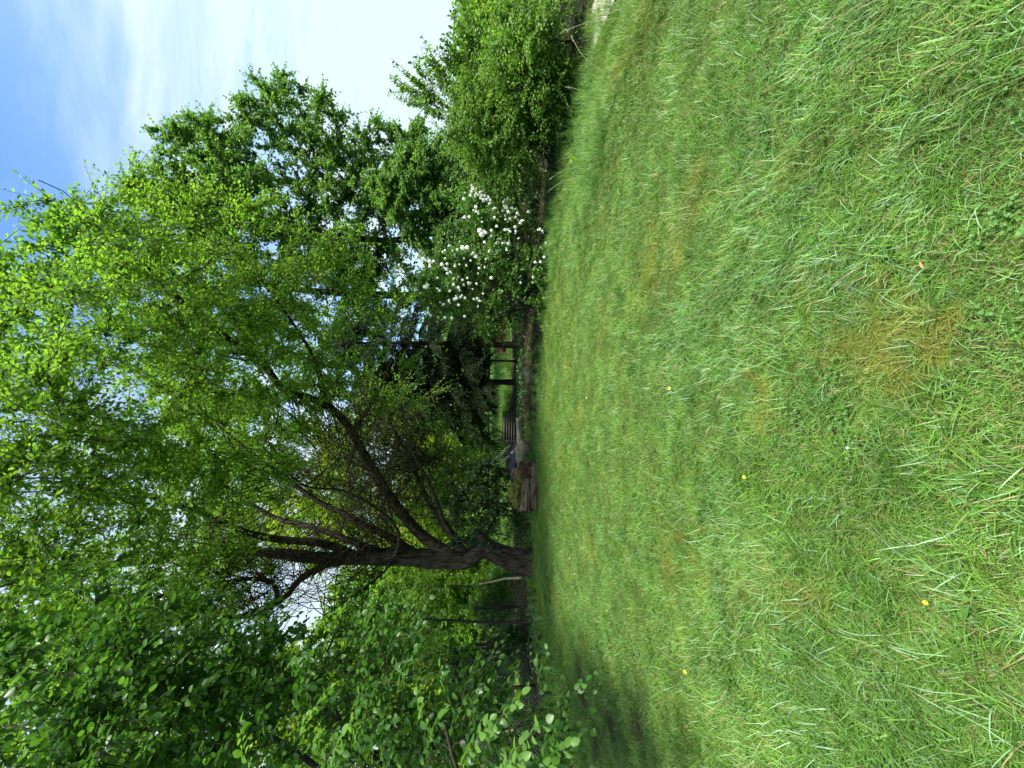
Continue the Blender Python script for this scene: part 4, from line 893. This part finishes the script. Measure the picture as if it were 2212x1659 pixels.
# locally agreeing lie of the long blades
def combed(l):
    x, y, rot, s_, i = l; rot = rot.copy(); rot[:, 2] = vnoise(x, y, 0.9, 21) * 9 + 2 + rng.normal(0, .7, len(x)); return x, y, rot, s_, i
LY.append(lay(0.75, 3.2, 300, sm(0, 6), lambda n, x, y: rng.uniform(.7, 1.15, n)))
LY.append(combed(lay(0.75, 3.2, 300, sm(6, 12), lambda n, x, y: rng.uniform(.55, 1.15, n), patch=lambda x, y: (vnoise(x, y, 1.5, 5.0) + rng.normal(0, .09, len(x))) > .40)))
LY.append(lay(0.75, 3.2, 40, sm(16, 18), lambda n, x, y: rng.uniform(.7, 1.2, n), patch=lambda x, y: vnoise(x, y, 1.3, 15.0) > .5))
LY.append(lay(3.2, 6.5, 170, sm(0, 6), lambda n, x, y: rng.uniform(.85, 1.4, n)))
LY.append(combed(lay(3.2, 6.5, 90, sm(6, 12), lambda n, x, y: rng.uniform(.6, 1.1, n), patch=lambda x, y: (vnoise(x, y, 1.2, 5.0) + rng.normal(0, .09, len(x))) > .47)))
LY.append(lay(6.5, 13.5, 75, sm(0, 6), lambda n, x, y: rng.uniform(1.0, 2.1, n)))
LY.append(lay(6.5, 13.5, 14, sm(6, 12), lambda n, x, y: rng.uniform(.6, 1.0, n)))
def fringe(y0, y1, dens, lo):
    x, y = pts_in(y0, y1, dens); e_ = edge_margin(x, y); kp = (e_ < 0.3) & (e_ > lo) & (rng.random(len(x)) < np.clip(1 + e_ / -lo, 0, 1)) & (vnoise(x, y, 1.4, 41) > .42)
    x, y = x[kp], y[kp]; n = len(x)
    return x, y, np.stack([rng.normal(0, .15, n), rng.normal(0, .15, n), rng.uniform(0, 6.28, n)], 1), rng.uniform(.8, 1.5, n), rng.choice([0, 1, 2, 3, 6, 7, 8, 12, 16, 17], n)
LY.append(fringe(5, 14, 60, -2.6))
X = np.concatenate([l[0] for l in LY]); Y_ = np.concatenate([l[1] for l in LY])
gn_scatter('lawn_grass', np.stack([X, Y_, zof(X, Y_)], 1), np.concatenate([l[2] for l in LY]), np.concatenate([l[3] for l in LY]), np.concatenate([l[4] for l in LY]), 'uneven green lawn grass with long lying blades and yellow mossy patches', 'grass')
print('grass tufts', len(X))
LY = [lay(0.75, 4.5, 60, sm(18, 21), lambda n, x, y: rng.uniform(.7, 1.2, n), patch=lambda x, y: (vnoise(x, y, 1.0, 33.0) + rng.normal(0, .08, len(x)) - 0.05 * x) > .53),
      lay(4.5, 9, 25, sm(18, 21), lambda n, x, y: rng.uniform(.9, 1.4, n), patch=lambda x, y: (vnoise(x, y, 1.0, 33.0) - 0.03 * x) > .5)]
X = np.concatenate([l[0] for l in LY]); Y_ = np.concatenate([l[1] for l in LY])
gn_scatter('clover', np.stack([X, Y_, zof(X, Y_)], 1), np.concatenate([l[2] for l in LY]), np.concatenate([l[3] for l in LY]), np.concatenate([l[4] for l in LY]), 'small three-leaved clover spread through the lawn', 'clover')
# unmown grass: along the far edge, on the right swelling, under trees at left
x1, y1 = pts_in(3.5, 14, 60); e_ = edge_margin(x1, y1)
t_ = (x1 - 3.1) * 0.8 + (y1 - 4.2) * 0.35
prob = np.where((x1 > 1.4) & (e_ < .5) & (e_ > -0.9), .8, 0) + np.where((np.abs(t_) < .35) & (y1 > 2.8) & (y1 < 6), .7, 0) + np.where((x1 < -2.6) & (e_ < .7) & (e_ > -1.2) & (vnoise(x1, y1, 1.1, 2) > .45), .55, 0) + np.where((e_ < .2) & (e_ > -.3), .12, 0)
kp = rng.random(len(x1)) < prob; x1, y1 = x1[kp], y1[kp]; n = len(x1)
gn_scatter('unmown_grass', np.stack([x1, y1, zof(x1, y1)], 1), np.stack([rng.normal(0, .15, n), rng.normal(0, .15, n), rng.uniform(0, 6.28, n)], 1), rng.uniform(.6, 1.25, n), rng.integers(12, 16, n), 'taller unmown grass fringing the lawn below the shrubs', 'grass')
# meadow beyond
n = 6000; x1 = rng.uniform(-14, 14, n); y1 = rng.uniform(16.8, 27, n)
gn_scatter('meadow_grass', np.stack([x1, y1, np.array([gz(a, b_) for a, b_ in zip(x1, y1)])], 1), np.stack([np.zeros(n), np.zeros(n), rng.uniform(0, 6.28, n)], 1), rng.uniform(1.5, 2.8, n), rng.integers(12, 16, n), 'sunlit long meadow grass beyond the dark spruces', 'grass')
# ivy and weeds ground cover under the trees left of the trunk
gc = MB(); n = 22000
x1 = rng.uniform(-9, 3.5, n); y1 = rng.uniform(7, 15, n); e_ = edge_margin(x1, y1); kp = (e_ < 0.1) & (vnoise(x1, y1, .8, 4) > .42) & ((x1 < -2.0) | (y1 > 12)); x1, y1 = x1[kp], y1[kp]; n = len(x1)
P = np.stack([x1, y1, zof(x1, y1) + rng.uniform(.02, .16, n)], 1)
leaves(gc, P, unit(rng.normal(0, 1, (n, 3)) * [1, 1, .3]), unit(rng.normal(0, .4, (n, 3)) + [0, -.3, 1]), rng.uniform(.05, .1, n), rng.uniform(.04, .07, n), rng.random(n), 'fold')
ll = MB(); n = 9000; x2 = rng.uniform(-9, 6, n); y2 = rng.uniform(6, 17, n); e2 = edge_margin(x2, y2); kp = e2 < 0.2; x2, y2 = x2[kp], y2[kp]; n = len(x2)
leaves(ll, np.stack([x2, y2, zof(x2, y2) + rng.uniform(.005, .04, n)], 1), unit(rng.normal(0, 1, (n, 3)) * [1, 1, .25]), unit(rng.normal(0, .4, (n, 3)) + [0, 0, 1]), rng.uniform(.03, .07, n), rng.uniform(.02, .04, n), rng.random(n), 'fold')
tag(ll.build('leaf_litter', plain_mat('leaf_litter', (.03, .02, .012), (.14, .10, .06), 3, .9)), 'brown dead leaf litter on the shaded ground beyond the lawn', 'leaf litter', kind='stuff')
tag(gc.build('ground_cover', M_DARK), 'low leafy ground cover under the trees at the back', 'ground cover', kind='stuff')

# ------------------------------------------------------------------ small flowers and leaves in the lawn
M_PETAL = plain_mat('buttercup_petal', (0.75, 0.52, 0.01), (0.85, 0.62, 0.02), 30, 0.35, 0)
M_BLUE = plain_mat('speedwell_petal', (0.25, 0.32, 0.75), (0.4, 0.45, 0.85), 30, 0.5, 0)
M_WHITE = plain_mat('daisy_petal', (0.75, 0.75, 0.72), (0.82, 0.82, 0.8), 30, 0.6, 0)
M_STEM = plain_mat('flower_stem', (0.08, 0.16, 0.03), (0.12, 0.22, 0.05), 30, 0.6, 0)
def flower(name, x, y, h, r_, np_, mat, label, cat, group, wd=1.0):
    g_ = G(x, y); d = ray(x, y); s_ = (h + g_[2] - CAMH) / d[2]; top = np.array([0, 0, CAMH]) + d * s_
    b_ = np.array([top[0] + .01, top[1] + .01, gz(top[0], top[1])])
    root = empty(name, tuple(b_), label, cat, group)
    mb = MB(); c = catmull([b_, (b_ + top) / 2 + [.004, 0, 0], top], .02); mb.tubes(c[None], np.full((1, len(c)), .0009), 5); mb.build('stem', M_STEM, root)
    nrm = unit(np.array([rng.normal(0, .2), -.35, 1])); a0 = unit(np.cross(nrm, [0, 1.0, .1])); b0_ = np.cross(nrm, a0)
    for k in range(np_):
        th = k * math.tau / np_; d_ = a0 * math.cos(th) + b0_ * math.sin(th)
        pm = MB(); leaves(pm, (top + d_ * .001)[None], (d_ + nrm * .35)[None], nrm[None], np.array([r_]), np.array([r_ * wd]), np.array([.5]), 'round', .2, -.15)
        pm.build('petal', mat, root)
    pm = MB(); pm.tubes(np.array([[top, top + nrm * .002, top + nrm * .003]]), np.array([[r_ * .25, r_ * .25, .0004]]), 8); pm.build('flower_centre', M_PETAL, root)
flower('buttercup', 1447, 839, .06, .013, 5, M_PETAL, 'yellow buttercup on open lawn, farther of the two right of middle', 'flower', 'buttercups in the lawn')
flower('buttercup', 1608, 1030, .06, .011, 5, M_PETAL, 'small yellow buttercup nearest the middle of the lawn', 'flower', 'buttercups in the lawn')
flower('buttercup', 1481, 1451, .07, .014, 5, M_PETAL, 'bright yellow buttercup in the left part of the lawn, alone', 'flower', 'buttercups in the lawn')
flower('buttercup', 2000, 1301, .05, .008, 5, M_PETAL, 'tiny yellow buttercup closest to the camera', 'flower', 'buttercups in the lawn')
flower('speedwell', 1831, 967, .05, .006, 4, M_BLUE, 'tiny pale blue speedwell flower in the near grass', 'flower', None)
for i, (x, y) in enumerate([(1267, 859), (1231, 1206), (1242, 1240)]):
    flower('daisy', x, y, .05, .011, 9, M_WHITE, ['white daisy far out on the lawn below the spruces', 'white daisy in the shade, right of its neighbour', 'white daisy in the shade left of the trunk'][i], 'flower', 'daisies in the lawn', .45)
M_DOCK = leaf_mat('dock_leaf', (0.05, 0.13, 0.025), (0.075, 0.18, 0.035), (0.10, 0.22, 0.05), YT, 0.25, 0.45, 2)
def rosette(x, y, n, L, label):
    g_ = G(x, y); root = empty('broad_leaved_weed', tuple(g_), label, 'weed', 'broad-leaved weeds in the lawn')
    for k in range(n):
        th = k * math.tau / n * 1.07 + rng.uniform(0, .5); d = np.array([math.cos(th), math.sin(th), rng.uniform(.25, .5)])
        mb = MB(); leaves(mb, (g_ + [rng.normal(0, .012), rng.normal(0, .012), .012])[None], (d * [1, 1, rng.uniform(.2, 1.6)])[None], np.array([[rng.normal(0, .3), rng.normal(0, .3), 1.0]]), np.array([L * rng.uniform(.45, 1.15)]), np.array([L * rng.uniform(.2, .36)]), np.array([rng.uniform(.3, .9)]), 'round', .25, .3)
        mb.build('leaf', M_DOCK, root, True)
rosette(2080, 1070, 7, .075, 'broad-leaved weed low in the grass at the near edge, middle')
rosette(2075, 1330, 7, .07, 'broad-leaved weed in the near grass below the tiny buttercup')
rosette(1590, 1130, 6, .08, 'broad-leaved weed in mid lawn left of the small buttercup')
rosette(1330, 300, 6, .14, 'broad-leaved weed in the hollow at the right of the lawn')
rosette(1345, 420, 4, .14, 'small broad-leaved weed left of the hollow at the right')
# dry brown leaf
mb = MB(); leaves(mb, (G(2023, 580) + [0, 0, .05])[None], np.array([[1, .5, .2]]), np.array([[0, -.2, 1.0]]), np.array([.03]), np.array([.008]), np.array([.5]), 'round', .4, .3)
tag(mb.build('dry_leaf', plain_mat('dry_leaf', (.3, .14, .05), (.42, .22, .09), 40)), 'curled orange brown dead leaf lying in the near grass at the right', 'leaf')
# tall stalks at the right
M_SEED = plain_mat('seed_head', (.22, .22, .10), (.40, .40, .24), 60, .8)
for i, (x, y, tx, ty, lab) in enumerate([(1330, 40, 1230, 62, 'tall seeding grass stalk at the right end, leaning'), (1345, 20, 1278, 45, 'pale thick grass seed head in front at the right end'), (1290, 150, 1240, 90, 'thin curved grass stalk near the gravel path'), (1275, 200, 1236, 190, 'grass stalk standing alone before the hornbeam'), (1252, 385, 1195, 405, 'dry grass stalk below the hornbeam, left one'), (1262, 360, 1198, 380, 'dry curved grass stalk below the hornbeam, right one')]):
    a = G(x, y); e = S(tx, ty, a[1] + .05); c = catmull([a, (a * .55 + e * .45) + [0.01, 0, .06], e], .06)
    root = empty('grass_stalk', tuple(a), lab, 'grass stalk', 'tall grass stalks at the right'); mb = MB(); mb.tubes(c[None], np.full((1, len(c)), .0022), 5); mb.build('stem', M_SEED, root)
    mb = MB(); d = unit(c[-1] - c[-2]); n = 40; tt = rng.random(n); P = c[-1] + d * (tt[:, None] * .10 - .02); leaves(mb, P, unit(d + rng.normal(0, .5, (n, 3))), unit(rng.normal(0, 1, (n, 3))), np.full(n, .02), np.full(n, .006), rng.random(n), 'quad'); mb.build('seed_head', M_SEED, root)
# leafy weed
a = G(1275, 336); a[2] = gz(a[0], a[1]); e = S(1235, 343, a[1]); root = empty('tall_weed', tuple(a), 'upright weed with a bright green leafy top before the hornbeam', 'weed')
mb = MB(); mb.tubes(np.array([[a, (a + e) / 2, e]]), np.array([[.004, .003, .003]]), 6); mb.build('stem', M_STEM, root)
for k in range(9):
    th = k * 2.4; d = np.array([math.cos(th), math.sin(th), .6]); mb = MB(); leaves(mb, (e - [0, 0, .02 * (k % 4)])[None], d[None], np.array([[0, 0, 1.0]]), np.array([.08]), np.array([.03]), np.array([1.0]), 'fold'); mb.build('leaf', M_MAIN, root)

# ------------------------------------------------------------------ rotten log
def lump(c, r_, seed, sx=1, sy=1, sz=1, amp=.35, nu=16, nv=10, f=2.5):
    v = []
    for i in range(nv + 1):
        ph = math.pi * i / nv
        for j in range(nu):
            th = math.tau * j / nu; d = np.array([math.sin(ph) * math.cos(th), math.sin(ph) * math.sin(th), math.cos(ph)])
            k = 1 + amp * mnoise.noise(Vector(d * f + seed)) + amp * .5 * mnoise.noise(Vector(d * f * 2.7 + seed))
            v.append(np.array(c) + d * r_ * k * [sx, sy, sz])
    ids = np.arange((nv + 1) * nu).reshape(nv + 1, nu)
    return np.array(v), np.stack([ids[:-1], ids[1:], np.roll(ids[1:], -1, 1), np.roll(ids[:-1], -1, 1)], -1).reshape(-1, 4)
LA = S(1122, 1103, 10.3); LB = S(1122, 1000, 10.45); LA[2] = gz(LA[0], LA[1]); LB[2] = gz(LB[0], LB[1])
lr = empty('rotten_log', tuple((LA + LB) / 2), 'rotten mossy fallen log lying on the grass right of the big trunk', 'log')
def barklog(a, b_, r0, r1, seed, mat, name, ov=.8, ends=.12):
    ax = unit(b_ - a); L = np.linalg.norm(b_ - a); n = 46; sd = 44; u = unit(np.cross(ax, [0, 0, 1.0])); w_ = np.cross(u, ax); v = []
    for i in range(n + 1):
        t_ = i / n; r_ = r0 + (r1 - r0) * t_
        for j in range(sd):
            th = math.tau * j / sd
            k = 1 + .22 * mnoise.noise((math.cos(th) * 1.3 + seed, math.sin(th) * 1.3, t_ * 2.5)) + .26 * mnoise.noise((math.cos(th) * 5 + seed, math.sin(th) * 5, t_ * 2.0)) + .10 * mnoise.noise((math.cos(th) * 14, math.sin(th) * 14 + seed, t_ * 4))
            e_ = ends * mnoise.noise((math.cos(th) * 3, math.sin(th) * 3 + seed, 7)) * (1 if i in (0, n) else 0)
            v.append(a + ax * (t_ * L + e_) + (u * math.cos(th) + w_ * math.sin(th) * ov) * r_ * k)
    # recessed ends
    for q, s_ in ((a, 1), (b_, -1)): v.append(q + ax * s_ * .07)
    ids = np.arange((n + 1) * sd).reshape(n + 1, sd); f = np.stack([ids[:-1], np.roll(ids[:-1], -1, 1), np.roll(ids[1:], -1, 1), ids[1:]], -1).reshape(-1, 4)
    c0 = (n + 1) * sd; t3 = [[c0, ids[0, (j + 1) % sd], ids[0, j]] for j in range(sd)] + [[c0 + 1, ids[-1, j], ids[-1, (j + 1) % sd]] for j in range(sd)]
    mb = MB(); mb.add(np.array(v), [f, np.array(t3)]); mb.build(name, mat, lr, False)
zc = np.array([0, 0, 1.0])
barklog(LA + zc * .30, LB + zc * .17, .22, .20, 1.0, M_LOG, 'log_body')
barklog(LA * .93 + LB * .07 + zc * .07 + [0, -.12, 0], LB * 1.03 - LA * .03 + zc * .07 + [0, -.15, 0], .10, .12, 4.0, M_LOG, 'broken_slab')
barklog(LA * .3 + LB * .7 + zc * .26, LB * 1.0 + zc * .22, .235, .215, 8.0, M_LOGRED, 'red_decayed_wood')
for i, (f_, h_, r_) in enumerate([(.22, .50, .15), (.36, .56, .17), (.50, .50, .15), (.66, .40, .13), (.80, .36, .11), (.92, .32, .09)]):
    v, f = lump(LA * (1 - f_) + LB * f_ + [0, -.02, h_], r_, i * 3.1, 1.2, 1.0, .75, .5, 26, 16, 3.2)
    mb = MB(); mb.add(v, [f]); mb.build('moss_cushion', M_MOSS, lr, True)
n = 2600; ms_ = MB(); P = in_blobs([(LA * (1 - f_) + LB * f_ + [0, -.02, h_], (r_ * 1.3, r_ * 1.05, r_ * .85)) for f_, h_, r_ in [(.22, .50, .15), (.36, .56, .17), (.50, .50, .15), (.66, .40, .13), (.80, .36, .11)]], n)
leaves(ms_, P, unit(rng.normal(0, .7, (n, 3)) + [0, 0, .6]), unit(rng.normal(0, 1, (n, 3))), rng.uniform(.015, .035, n), rng.uniform(.005, .01, n), rng.random(n), 'quad')
tag(ms_.build('moss_shoots', M_MOSS, lr), kind='stuff')

# hollow stump section behind the log
hc = S(1100, 1025, 12.0); hc[2] = gz(hc[0], hc[1]); rt_ = empty('hollow_stump', tuple(hc), 'small grey hollow stump standing behind the mossy log', 'stump')
v = []; sd = 20
for i, (h_, r_) in enumerate([(0, .20), (.3, .17), (.48, .19), (.47, .15), (.2, .13)]):
    for j in range(sd):
        th = math.tau * j / sd; k = 1 + .15 * mnoise.noise((math.cos(th) * 3, math.sin(th) * 3, i * .2)); v.append(hc + [math.cos(th) * r_ * k, math.sin(th) * r_ * k, h_ + (.05 * mnoise.noise((th * 2, 0, 0)) if i in (2, 3) else 0)])
ids = np.arange(5 * sd).reshape(5, sd); mb = MB(); mb.add(np.array(v), [np.stack([ids[:-1], np.roll(ids[:-1], -1, 1), np.roll(ids[1:], -1, 1), ids[1:]], -1).reshape(-1, 4)]); mb.build('stump_wall', M_LOG, rt_)
# mossy boulder and a second stone
def stone(x, y, Y, r_, lab, sx=1.2, moss=True):
    c = S(x, y, Y); c[2] = gz(c[0], c[1]); v, f = lump(c + [0, 0, r_ * .55], r_, x * .01, sx, .9, .85, .3, 22, 14, 1.6); mb = MB(); mb.add(v, [f])
    o = mb.build('boulder', plain_mat('stone', (.06, .052, .03), (.17, .15, .10), 9, .9, .6), None, True); tag(o, lab, 'stone')
stone(1132, 808, 10.4, .17, 'mossy grey boulder on the bare ground under the spruces')
stone(1115, 985, 11.8, .26, 'low mossy boulder beside the leaning poles', 1.6)

# long grey beam, plank pile, leaning poles, tarpaulin
M_GREY = bark_mat('weathered_wood', (.05, .045, .038), (.17, .155, .13), None, (.1, 1, 1), 40, .5)
A = S(1105, 905, 13); E = S(1106, 968, 12.6); A[2] = .1; E[2] = .1
mb = MB(); mb.box((A + E) / 2 + [0, 0, .02], (np.linalg.norm(E - A), .16, .16), math.atan2(*(E - A)[[1, 0]])); tag(mb.build('timber_beam', M_GREY), 'long grey timber beam lying on the ground at the lawn end', 'beam')
pr = B(1100, 925, 14.3); pr[2] = gz(pr[0], pr[1]); pl = empty('plank_pile', tuple(pr), 'low pile of grey boards stacked behind the timber beam', 'plank pile')
for i in range(6):
    mb = MB(); mb.box(pr + [rng.uniform(-.06, .06), 0, .05 + i * .085], (1.15 - i * .03, .5, .03), rng.uniform(-.03, .03)); mb.build('board', M_GREY, pl)
    if i < 5:
        for s_ in (-.4, .4):
            mb = MB(); mb.box(pr + [s_, 0, .0925 + i * .085], (.06, .48, .05)); mb.build('spacer', M_GREY, pl)
M_POLE = plain_mat('pole', (.12, .13, .12), (.24, .25, .23), 12, .5, .1)
gp = 'poles leaning beside the dark heap'
for i, (x0, y0, x1_, y1_, lab) in enumerate([(1102, 962, 1073, 996, 'upper pale pole of the leaning bundle'), (1094, 966, 1080, 984, 'short pale pole in the middle of the leaning bundle'), (1100, 984, 1078, 1003, 'lowest pale pole leaning behind the boulder'), (1092, 972, 1060, 1001, 'thin greenish pole reaching highest of the bundle')]):
    a = S(x0, y0, 12.7); e = S(x1_, y1_, 13.0); mb = MB(); mb.tubes(np.array([[a, (a + e) / 2, e]]), np.full((1, 3), .016), 8, cap=True); tag(mb.build('pole', M_POLE, None, True), lab, 'pole', gp)
c = S(1090, 1000, 13.2); c[2] = gz(c[0], c[1]); v, f = lump(c + [0, 0, .18], .45, 5.5, 1.3, .8, .7, .3, 24, 14, 2.2); mb = MB(); mb.add(v, [f]); tag(mb.build('tarpaulin_heap', plain_mat('dark_tarpaulin', (.006, .008, .012), (.014, .018, .026), 6, .4, .3), None, True), 'dark blue tarpaulin heap under the leaning poles', 'tarpaulin')
# slatted chair with white ends
cc = S(1085, 968, 15.2); cc[2] = gz(cc[0], cc[1]); ch = empty('garden_chair', tuple(cc), 'dark slatted garden chair with pale arms half hidden in leaves', 'chair')
M_PALE = plain_mat('pale_paint', (.25, .25, .24), (.36, .36, .34), 10, .5, .05); M_BLK = plain_mat('dark_slats', (.02, .02, .02), (.04, .04, .04), 10, .5, .05)
zt = S(1062, 968, 15.2)[2]
for i in range(7):
    mb = MB(); mb.box([cc[0] - .24 + i * .08, cc[1] + .22, zt - .15], (.035, .02, .62), 0, 0); mb.build('back_slat', M_BLK, ch)
for i in range(5):
    mb = MB(); mb.box([cc[0], cc[1] - .2 + i * .09, zt - .48], (.54, .06, .02)); mb.build('seat_slat', M_BLK, ch)
for s_ in (-1, 1):
    mb = MB(); mb.box([cc[0] + s_ * .3, cc[1], zt - .24], (.06, .5, .03)); mb.build('armrest', M_PALE, ch)
    for q in (-1, 1): 
        mb = MB(); mb.box([cc[0] + s_ * .3, cc[1] + q * .22, (zt - .24 + cc[2]) / 2], (.04, .04, zt - .28 - cc[2])); mb.build('leg', M_BLK, ch)
mb = MB(); mb.box([cc[0], cc[1] + .22, zt + .18], (.66, .035, .06)); mb.build('top_rail', M_PALE, ch)
# thin posts and red-leaved bush by the meadow
for (x, lab, yb) in ((780, 'thin dark fence post against the bright meadow strip', 13.6), (682, 'thin dark stake close to the red leaves', 13.2)):
    a = B(1100, x, yb); a[2] = gz(a[0], a[1]) - .1; mb = MB(); mb.tubes(np.array([[a, a + [0, 0, .5], a + [.01, 0, 1.25]]]), np.full((1, 3), .035), 8, cap=True); tag(mb.build('fence_post', M_BARKD), lab, 'post', 'posts at the edge of the meadow')
simple_tree('red_leaved_shrub', B(1090, 738, 16), [[S(1085, 738, 16), S(1078, 736, 16)]], [sb(1082, 735, 16, .3), sb(1084, 752, 16, .22)], 26, 80, 'small red-leaved shrub showing beside the black spruce trunk', M_RED, .02, 8, (.05, .08), 'quad', .1, cat='shrub', length=(.1, .25), maxlen=1)

# ------------------------------------------------------------------ wire fence left of the trunk
M_WIRE = plain_mat('galvanised_wire', (.22, .22, .21), (.34, .34, .33), 20, .45, .05, .7)
fa = S(1110, 1290, 12.0); fb_ = S(1120, 1700, 8.0); fa[2] = fb_[2] = 0
fr = empty('wire_fence', tuple((fa + fb_) / 2), 'diamond mesh wire fence among the bushes left of the big trunk', 'fence')
ax = unit(fb_ - fa); Lf = np.linalg.norm(fb_ - fa); Hf = 1.35; P = []
cell = .085
for k in range(int(-Hf / cell), int(Lf / cell)):
    for s_ in (1, -1):
        s0 = k * cell; q0 = s0 if s_ == 1 else s0 + Hf; q1 = s0 + Hf if s_ == 1 else s0
        a = fa + ax * q0; e = fa + ax * q1 + [0, 0, Hf]
        t0 = 0.0; t1 = 1.0
        def clip(u): return (u - q0) / (q1 - q0)
        ts = sorted((clip(0), clip(Lf))); t0 = max(0, ts[0]); t1 = min(1, ts[1])
        if t1 - t0 < .02: continue
        P.append([a + (e - a) * t0, a + (e - a) * (t0 + t1) / 2, a + (e - a) * t1])
P = np.array(P); P[:, :, 2] += .05; mb = MB(); mb.tubes(P, np.full(P.shape[:2], .0018), 3); tag(mb.build('wire_mesh', M_WIRE, fr), kind='stuff')
for k in range(4):
    q = fa + ax * (Lf * (k + .3) / 4); mb = MB(); mb.tubes(np.array([[q - [0, 0, .1], q + [0, 0, .7], q + [.02, 0, 1.5]]]), np.full((1, 3), .04), 10, cap=True); mb.build('post', M_BARKD, fr)
for h_ in (.08, 1.38):
    mb = MB(); mb.tubes(np.array([[fa + [0, 0, h_], (fa + fb_) / 2 + [0, 0, h_ - .01], fb_ + [0, 0, h_]]]), np.full((1, 3), .003), 4); mb.build('tension_wire', M_WIRE, fr)
# slim dark stems behind the fence
for i, (x, y, Y, lean, lab) in enumerate([(1120, 1345, 10.5, .05, 'slim dark sapling stem next to the wire fence'), (1115, 1385, 11.5, -.15, 'thin sapling leaning left behind the fence'), (1110, 1265, 14, .0, 'thin straight sapling behind the big trunk at left'), (1105, 1090, 14.5, .1, 'slim dark sapling behind the log at left')]):
    a = B(x, y, Y); a[2] = gz(a[0], a[1]) - .05; T = Tree('sapling', tuple(a), lab, 'sapling', 'saplings among the bushes')
    T.limb([a, a + [lean * 1, 0, 1.2], a + [lean * 2 + .1, 0, 2.6], a + [lean * 3, 0.1, 4.0]], .05, .015, 8, .3)
    T.colonize(in_blobs([(a + [lean * 2, 0, 3.2], (.9, .9, 1.2))], 60), maxlen=2, sides=4, rk=.006, skip_base=a[2] + 1.0)
    T.twigs(420, (.2, .45), 9, (.05, .08), .6, 'fold', k=4); T.finish(M_BARKD, M_TWIG, M_MAIN, 'stem')
# brushwood heap of fine sticks left of the trunk foot
hp = S(1118, 1290, 11.3); hp[2] = gz(hp[0], hp[1]); n = 300; P0 = in_blobs([(hp + [0, 0, .12], (1.1, .6, .28)), (hp + [.5, .1, .1], (.5, .5, .45))], n); d = unit(rng.normal(0, 1, (n, 3)) * [1, .5, .45]); Ls = rng.uniform(.2, .6, n)[:, None]
P = np.stack([P0 - d * Ls / 2, P0 + rng.normal(0, .02, (n, 3)), P0 + d * Ls / 2], 1); P[:, :, 2] = np.maximum(P[:, :, 2], .02)
mb = MB(); mb.tubes(P, np.full(P.shape[:2], .004), 3); o = mb.build('brushwood_heap', bark_mat('brushwood', (.04, .034, .022), (.16, .14, .10))); tag(o, 'heap of fine grey brushwood beside the foot of the big trunk', 'brushwood', kind='stuff')
